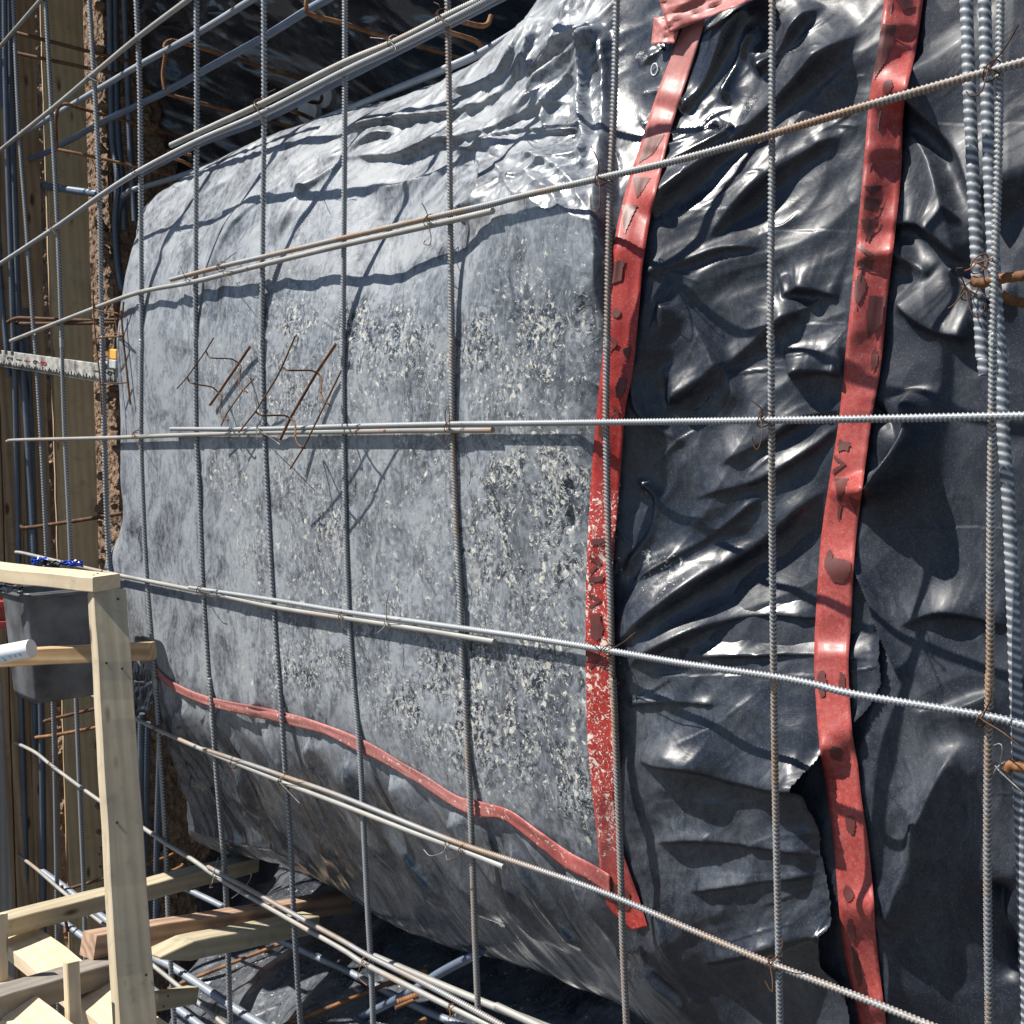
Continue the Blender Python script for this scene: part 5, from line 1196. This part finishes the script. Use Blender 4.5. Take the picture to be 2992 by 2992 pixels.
def blobm(a, c, da, dc, k=12, s=1): 
    r = random.Random(s); return [(a + da * math.cos(2 * math.pi * i / k) * r.uniform(.75, 1.1), c + dc * math.sin(2 * math.pi * i / k) * r.uniform(.75, 1.1)) for i in range(k)]
def bar_(a, c, da, dc): return [(a, c), (a, c + dc), (a + da, c + dc), (a + da, c)]
yy2 = lambda y: (y + 60) / 2075.0
SH2 = [blobm(yy2(8), .55, .006, .22, s=2), [(yy2(45), .02), (yy2(48), .4), (yy2(100), .34), (yy2(120), .22), (yy2(150), .05), (yy2(130), .0)], blobm(yy2(165), .45, .008, .14, s=4),
 tri(yy2(352), .05, .010, .5), [(yy2(372), .12), (yy2(378), .5), (yy2(402), .5), (yy2(396), .10)], tri(yy2(415), .04, .022, .5), vee(yy2(460), .05, .022, .45), [(yy2(500), .05), (yy2(492), .5), (yy2(515), .5)],
 blobm(yy2(545), .2, .014, .16, s=6), [(yy2(560), .5), (yy2(562), .95), (yy2(615), .9), (yy2(640), .6), (yy2(600), .45)], blobm(yy2(680), .8, .012, .1, s=7),
 vee(yy2(860), .04, .018, .38), [(yy2(838), .06), (yy2(835), .42), (yy2(853), .42), (yy2(848), .10)], tri(yy2(905), .14, .026, .42), [(yy2(940), .62), (yy2(950), .95), (yy2(975), .9)], blobm(yy2(965), .42, .010, .05, s=9),
 vee(yy2(830), .1, .012, .4), blobm(yy2(1062), .28, .010, .14, s=10), blobm(yy2(1078), .56, .013, .38, s=11), blobm(yy2(1290), .2, .014, .14, s=12), blobm(yy2(1290), .8, .010, .1, s=13),
 blobm(yy2(1425), .45, .008, .2, s=14), blobm(yy2(1560), .55, .009, .15, s=15), blobm(yy2(1690), .3, .008, .15, s=16), blobm(yy2(1760), .3, .012, .12, s=17), blobm(yy2(1830), .3, .020, .10, s=18)]
marks(PX2, W2_, t2, SH2)
yy1 = lambda y: (y - 40) / 1720.0
SH1 = [[(yy1(270), .15), (yy1(262), .8), (yy1(300), .55), (yy1(318), .15)], tri(yy1(345), .1, .024, .6), tri(yy1(398), .0, .032, .5), [(yy1(505), .05), (yy1(500), .4), (yy1(540), .35), (yy1(545), .05)],
 blobm(yy1(600), .3, .006, .14, s=21), vee(yy1(640), .15, .02, .3), [(yy1(668), .55), (yy1(664), .85), (yy1(690), .8)], blobm(yy1(740), .7, .012, .2, s=22), vee(yy1(770), .5, .02, .35), blobm(yy1(815), .25, .010, .15, s=23),
 bar_(yy1(1020), .12, .006, .5), vee(yy1(1050), .1, .02, .5), bar_(yy1(1090), .1, .006, .55), vee(yy1(1120), .12, .018, .5), bar_(yy1(1160), .15, .008, .4), blobm(yy1(1190), .4, .012, .25, s=24), vee(yy1(1225), .1, .02, .55), blobm(yy1(1690), .45, .018, .3, s=25)]
marks(PX1, W1, t1, SH1)
# crumpled torn tape at the head of the first one
def loose(name, quad, lab, wf, nu, nv, seed, amp, mat):
    q = np.array(Q(quad)); s, t = np.meshgrid(np.linspace(0, 1, nu), np.linspace(0, 1, nv))
    PX = (q[0] * ((1 - s) * (1 - t))[..., None] + q[1] * (s * (1 - t))[..., None] + q[2] * (s * t)[..., None] + q[3] * ((1 - s) * t)[..., None])
    W_ = np.zeros(s.shape)
    for i in range(nv):
        for j in range(nu):
            h = hit(PX[i, j], (0, 1)); W_[i, j] = uvw(h)[2] if h is not None else .28
    W_ = np.minimum(W_, np.median(W_) + .02) - wf - amp * (ridged(s * 2.2 + t, t * 2.6, 3, seed) + 1)
    o = mesh_obj(name, on_w(PX, W_).reshape(-1, 3), grid_faces((nv, nu)), mat, attrs={'dust': np.full(s.size, .55), 'flake': np.zeros(s.size)})
    md = o.modifiers.new('thickness', 'SOLIDIFY'); md.thickness = .0006
    return tag(o, lab, 'tape', 'red tapes on the plastic sheets')
loose('red_tape', [(1240,-12),(1420,-60),(1440,-8),(1262,62)], 'crumpled pink red tape bunched at the top edge over the head of the first tape', .022, 30, 14, 401, .014, M_tape)
loose('red_tape', [(1234,32),(1292,28),(1272,82),(1228,84)], 'torn flap of pale red tape hanging at the top edge', .016, 16, 12, 402, .008, M_tape)

# ------------------------------------------------------------------ measuring rod, receiver, tub, pipe and the rest
def box_geo(c, ax, sz, bev=0.0):
    V = []; 
    for sx in (-1, 1):
        for sy in (-1, 1):
            for sz_ in (-1, 1): V.append(c + ax[0] * sx * sz[0] / 2 + ax[1] * sy * sz[1] / 2 + ax[2] * sz_ * sz[2] / 2)
    F = [[0, 1, 3, 2], [4, 6, 7, 5], [0, 4, 5, 1], [2, 3, 7, 6], [0, 2, 6, 4], [1, 5, 7, 3]]
    return np.array(V), F
def box_obj(name, c, ax, sz, mat, parent=None, bev=.002, label=None, cat=None, group=None, seg=2):
    V, F = box_geo(np.zeros(3), np.eye(3), sz)
    me = bpy.data.meshes.new(name); me.from_pydata([tuple(v) for v in V], [], F); me.update(); me.materials.append(mat)
    o = bpy.data.objects.new(name, me); COL.objects.link(o); c = np.asarray(c, float)
    M = Matrix([[ax[0][i], ax[1][i], ax[2][i], c[i]] for i in range(3)] + [[0, 0, 0, 1]])
    if parent is not None: o.parent = parent; M = Matrix.Translation(-Vector(parent.location)) @ M
    o.matrix_local = M
    if bev: b = o.modifiers.new('bevel', 'BEVEL'); b.width = bev; b.segments = seg
    if label: tag(o, label, cat, group)
    return o
M_rod = plain('dirty_white_enamel', (0.30, 0.29, 0.265), .6, nz=.75, scale=30)
M_black = plain('black_paint', (0.015, 0.015, 0.017), .5); M_redp = plain('red_paint', (0.35, 0.03, 0.02), .45)
M_orange = plain('orange_plastic', (0.85, 0.42, 0.08), .4); M_greyp = plain('light_grey_plastic', (0.45, 0.46, 0.46), .45)
M_tub = plain('black_scuffed_plastic', (0.10, 0.103, 0.11), .5, nz=.6, scale=9); M_pvc = plain('white_pvc', (0.80, 0.81, 0.82), .3, nz=.05)
M_blue = plain('blue_plastic_film', (0.02, 0.06, 0.42), .25); M_blueink = plain('light_blue_ink', (0.15, 0.42, 0.62), .4); M_clear = plain('grey_clear_film', (0.42, 0.44, 0.46), .18)
A0 = on_w(np.array([-70., 1036.]), -.045); A1 = on_w(np.array([372., 1101.]), .06)
rx = (A1 - A0); rl = np.linalg.norm(rx); rx /= rl; rz = ZU - (ZU @ rx) * rx; rz /= np.linalg.norm(rz); ry = np.cross(rz, rx)
rod = empty('measuring_rod', tuple(A0), 'dirty white measuring rod with black and red markings lying level behind the mesh', 'measuring rod')
box_obj('rod_body', (A0 + A1) / 2, (rx, ry, rz), (rl, .020, .066), M_rod, parent=rod, bev=.002)
face = ry if (ry @ (EYE - A0)) > 0 else -ry
def on_rod(s, h, d=.0112): return A0 + rx * s + rz * h + face * d
gs = []
for k in range(int(rl / .0125)):
    s = .012 + .0125 * k; hh = .022 if k % 5 == 0 else (.016 if k % 2 else .010)
    V, F = box_geo(on_rod(s, -.030 + hh / 2), (rx, face, rz), (.0058, .0012, hh)); gs.append((V, np.array(F)))
V, F = join_geo(gs); tag(mesh_obj('graduation_marks', V, F, M_black, parent=rod, smooth=False), kind=None)
for k in range(6):
    box_obj('black_block', on_rod(.10 + k * .062, .028), (rx, face, rz), (.023, .0014, .013), M_black, parent=rod, bev=0)
def text_obj(name, body, pos, xax, yax, size, mat, parent, sx=1.0):
    cu = bpy.data.curves.new(name, 'FONT'); cu.body = body; cu.size = size; cu.align_x = 'CENTER'; cu.align_y = 'CENTER'; cu.extrude = .0003
    t = bpy.data.objects.new(name, cu); COL.objects.link(t)
    dg = bpy.context.evaluated_depsgraph_get(); me = bpy.data.meshes.new_from_object(t.evaluated_get(dg)); bpy.data.objects.remove(t)
    me.materials.clear(); me.materials.append(mat)
    o = bpy.data.objects.new(name, me); COL.objects.link(o)
    z = np.cross(xax, yax); M = Matrix([[xax[i] * sx, yax[i], z[i], pos[i]] for i in range(3)] + [[0, 0, 0, 1]])
    o.parent = parent; o.matrix_local = Matrix.Translation(-Vector(parent.location)) @ M
    return o
sgn = 1 if (np.cross(-rz, rx) @ face) > 0 else -1
for body, px, m in (('2', 12, M_black), ('4', 32, M_black), ('3', 52, M_black), ('2', 92, M_black), ('1', 114, M_black), ('1', 134, M_redp), ('9', 156, M_black), ('8', 174, M_redp), ('1', 308, M_black), ('2', 326, M_black), ('9', 341, M_black)):
    s = (on_w(np.array([px, 1060.]), .06) - A0) @ rx
    text_obj('rod_numeral', body, on_rod(s, .006, .0118), rz * 1.0, -rx if sgn < 0 else -rx, .080, m, rod, sx=.42)
# orange receiver clamped on the rod
rc = on_w(np.array([340., 1054.]), .045)
dt = empty('rod_receiver', tuple(rc), 'small orange and grey receiver clamped on top of the measuring rod', 'laser receiver')
box_obj('orange_case', rc + rz * .022, (rx, ry, rz), (.060, .035, .036), M_orange, parent=dt, bev=.005)
box_obj('grey_base', rc - rz * .012, (rx, ry, rz), (.064, .038, .030), M_greyp, parent=dt, bev=.003)
box_obj('clamp_bar', rc - rz * .012 - rx * .07, (rx, ry, rz), (.09, .02, .010), M_greyp, parent=dt, bev=.002)

# black tub hung between the timbers: tapering box with rounded corners
def tub(cx_px, z0):
    tl_, tr2 = at((41, 1722), 3.62), at((420, 1762), 3.75)
    c = at((178, 1872), 3.68)
    rootp = empty('black_tub', tuple(c), 'scuffed black plastic tub behind the wooden post, its left side in sun', 'tub')
    L_, Wd, Ht = .29, .26, .345
    n = 28; rows_ = []
    for h, sc_, inset in ((0, .84, .03), (.02, .87, .0), (.12, .91, 0), (.25, .955, 0), (.325, .985, 0), (.345, 1.0, -.0), (.352, .985, 0), (.345, .95, 0), (.05, .84, 0), (.04, .5, 0)):
        ring = []
        for k in range(n):
            a = 2 * math.pi * (k + .5) / n; ca, sa = math.cos(a), math.sin(a); e = .16
            ring.append(c + RV_t * (math.copysign(abs(ca) ** e, ca) * Wd / 2 * sc_) + NV_t * (math.copysign(abs(sa) ** e, sa) * L_ / 2 * sc_) + ZU * (h - Ht / 2))
        rows_.append(ring)
    V = np.array(rows_).reshape(-1, 3); m = len(rows_); i = np.arange(m * n).reshape(m, n); j = np.roll(i, -1, 1)
    F = [list(map(int, q)) for q in np.stack([i[:-1], j[:-1], j[1:], i[1:]], -1).reshape(-1, 4)]
    F.append([int(q) for q in i[0][::-1]]); F.append([int(q) for q in i[-1]])
    mesh_obj('tub_shell', V, F, M_tub, parent=rootp)
    ring = [c + RV_t * (math.copysign(abs(math.cos(a)) ** .16, math.cos(a)) * Wd / 2 * 1.02) + NV_t * (math.copysign(abs(math.sin(a)) ** .16, math.sin(a)) * L_ / 2 * 1.02) + ZU * (Ht / 2 - .004) for a in np.linspace(0, 2 * math.pi, 49)]
    mesh_obj('tub_rim', *tube_geo(ring, .007, 6, ds=.01, closed=False), M_tub, parent=rootp)
RV_t, NV_t = RV, NV
tub(0, 0)
# white pipe with blue print
pa, pb = at((-90, 1930), 3.15), at((92, 1895), 3.12)
pv = empty('white_pipe', tuple(pa), 'white plastic pipe end with light blue lettering in front of the black tub', 'pipe')
mesh_obj('pipe_tube', *tube_geo([pa, pb], .0262, 24, ds=.02), M_pvc, parent=pv)
px_ = (pb - pa) / np.linalg.norm(pb - pa); fr = EYE - pb; fr = fr - (fr @ px_) * px_; fr /= np.linalg.norm(fr); up_ = np.cross(fr, px_); up_ = up_ if up_[2] > 0 else -up_
nrm_ = fr * .86 - up_ * .5; nrm_ /= np.linalg.norm(nrm_); ty = np.cross(nrm_, px_)
for body, s in (('S', .115), ('Y', .095), ('S', .072)):
    text_obj('pipe_letter', body, pb - px_ * s + nrm_ * .0265, -px_, -ty if np.cross(-px_, -ty) @ nrm_ > 0 else ty, .024, M_blueink, pv)
for body, s in (('0', .052), ('8', .036), ('0', .021)):
    text_obj('pipe_letter', body, pb - px_ * s + nrm_ * .0265 + ty * .004, -px_, -ty if np.cross(-px_, -ty) @ nrm_ > 0 else ty, .015, M_blueink, pv)
# red channel behind the tub, made of two rails and a web
ra, rb = at((-90, 1798), 3.95), at((70, 1790), 3.95)
rr = empty('red_channel', tuple(ra), 'dark red steel channel reaching in from the left edge behind the tub', 'steel channel')
rxx = (rb - ra) / np.linalg.norm(rb - ra); ryy = np.cross(ZU, rxx)
for dz in (.035, -.035): box_obj('flange', (ra + rb) / 2 + ZU * dz, (rxx, ryy, ZU), (np.linalg.norm(rb - ra), .05, .024), M_redp, parent=rr, bev=.003)
box_obj('web', (ra + rb) / 2, (rxx, ryy, ZU), (np.linalg.norm(rb - ra), .012, .05), M_redp, parent=rr, bev=0)
# crumpled scraps of film on the rail
def scrap(p, Z, sx, sz, mat, lab, seed, name='plastic_scrap'):
    s, t = np.meshgrid(np.linspace(-1, 1, 22), np.linspace(-1, 1, 12)); c = at(p, Z)
    rad = .6 + .4 * perlin(s * 1.5, t * 1.5, seed)
    P = c + (s * sx / 2)[..., None] * (RV * .5 + CR * .5) + (t * sz / 2 * rad)[..., None] * ZU + (.012 * ridged(s * 1.4, t * 1.6, 3, seed))[..., None] * (-F0) + (.006 * perlin(s * 2, t * 2, seed + 3))[..., None] * ZU
    o = mesh_obj(name, P.reshape(-1, 3), grid_faces(s.shape), mat, smooth=False); m_ = o.modifiers.new('thickness', 'SOLIDIFY'); m_.thickness = .001
    return tag(o, lab, 'plastic scrap', 'scraps of plastic film on the rail')
scrap((118, 1640), 3.45, .07, .035, M_blue, 'bright blue crumpled scrap on the rail, left one', 501)
scrap((150, 1650), 3.4, .10, .04, M_poly2, 'black crumpled scrap between the blue pieces on the rail', 503)
scrap((212, 1644), 3.5, .10, .025, M_blue, 'flat dark blue scrap on the rail behind the sloping bar', 504)
scrap((20, 1710), 3.5, .16, .07, M_poly2, 'black crumpled film under the left end of the rail', 505)
scrap((405, 2010), 3.3, .12, .22, M_poly2, 'black plastic flap hanging right of the wooden post', 506)
# pale round spacers in the upper recess
def disc(p, w, r, th, lab, mat, nrm=None):
    c = on_w(np.array(p, float), np.array(w)); nrm = nrm if nrm is not None else -NV * .8 - ZU * .1 + RV * .3; nrm = nrm / np.linalg.norm(nrm)
    o = mesh_obj('round_spacer', *tube_geo([c - nrm * th / 2, c, c + nrm * th / 2], r, 24, ds=th / 3), mat)
    return tag(o, lab, 'spacer', 'pale round spacers in the recess')
M_conc = plain('pale_concrete', (0.34, 0.33, 0.31), .8, nz=.2)
disc((905, 325), .62, .042, .03, 'pale round concrete spacer deep in the upper recess, lower one', M_conc)
disc((950, 283), .66, .040, .03, 'grey round spacer behind the rusty hook, upper one', M_conc)
# small white ring lying on the sheet
rc_ = hit((1916, 204)); 
if rc_ is not None:
    t = np.linspace(0, 2 * math.pi, 30); ringp = rc_ - NV * .004 + .0085 * np.cos(t)[:, None] * RV + .0115 * np.sin(t)[:, None] * ZU
    tag(mesh_obj('plastic_ring', *tube_geo(ringp, .0013, 6, ds=.002, closed=False), M_pvc), 'small white plastic ring beside the head of the first red tape', 'ring')
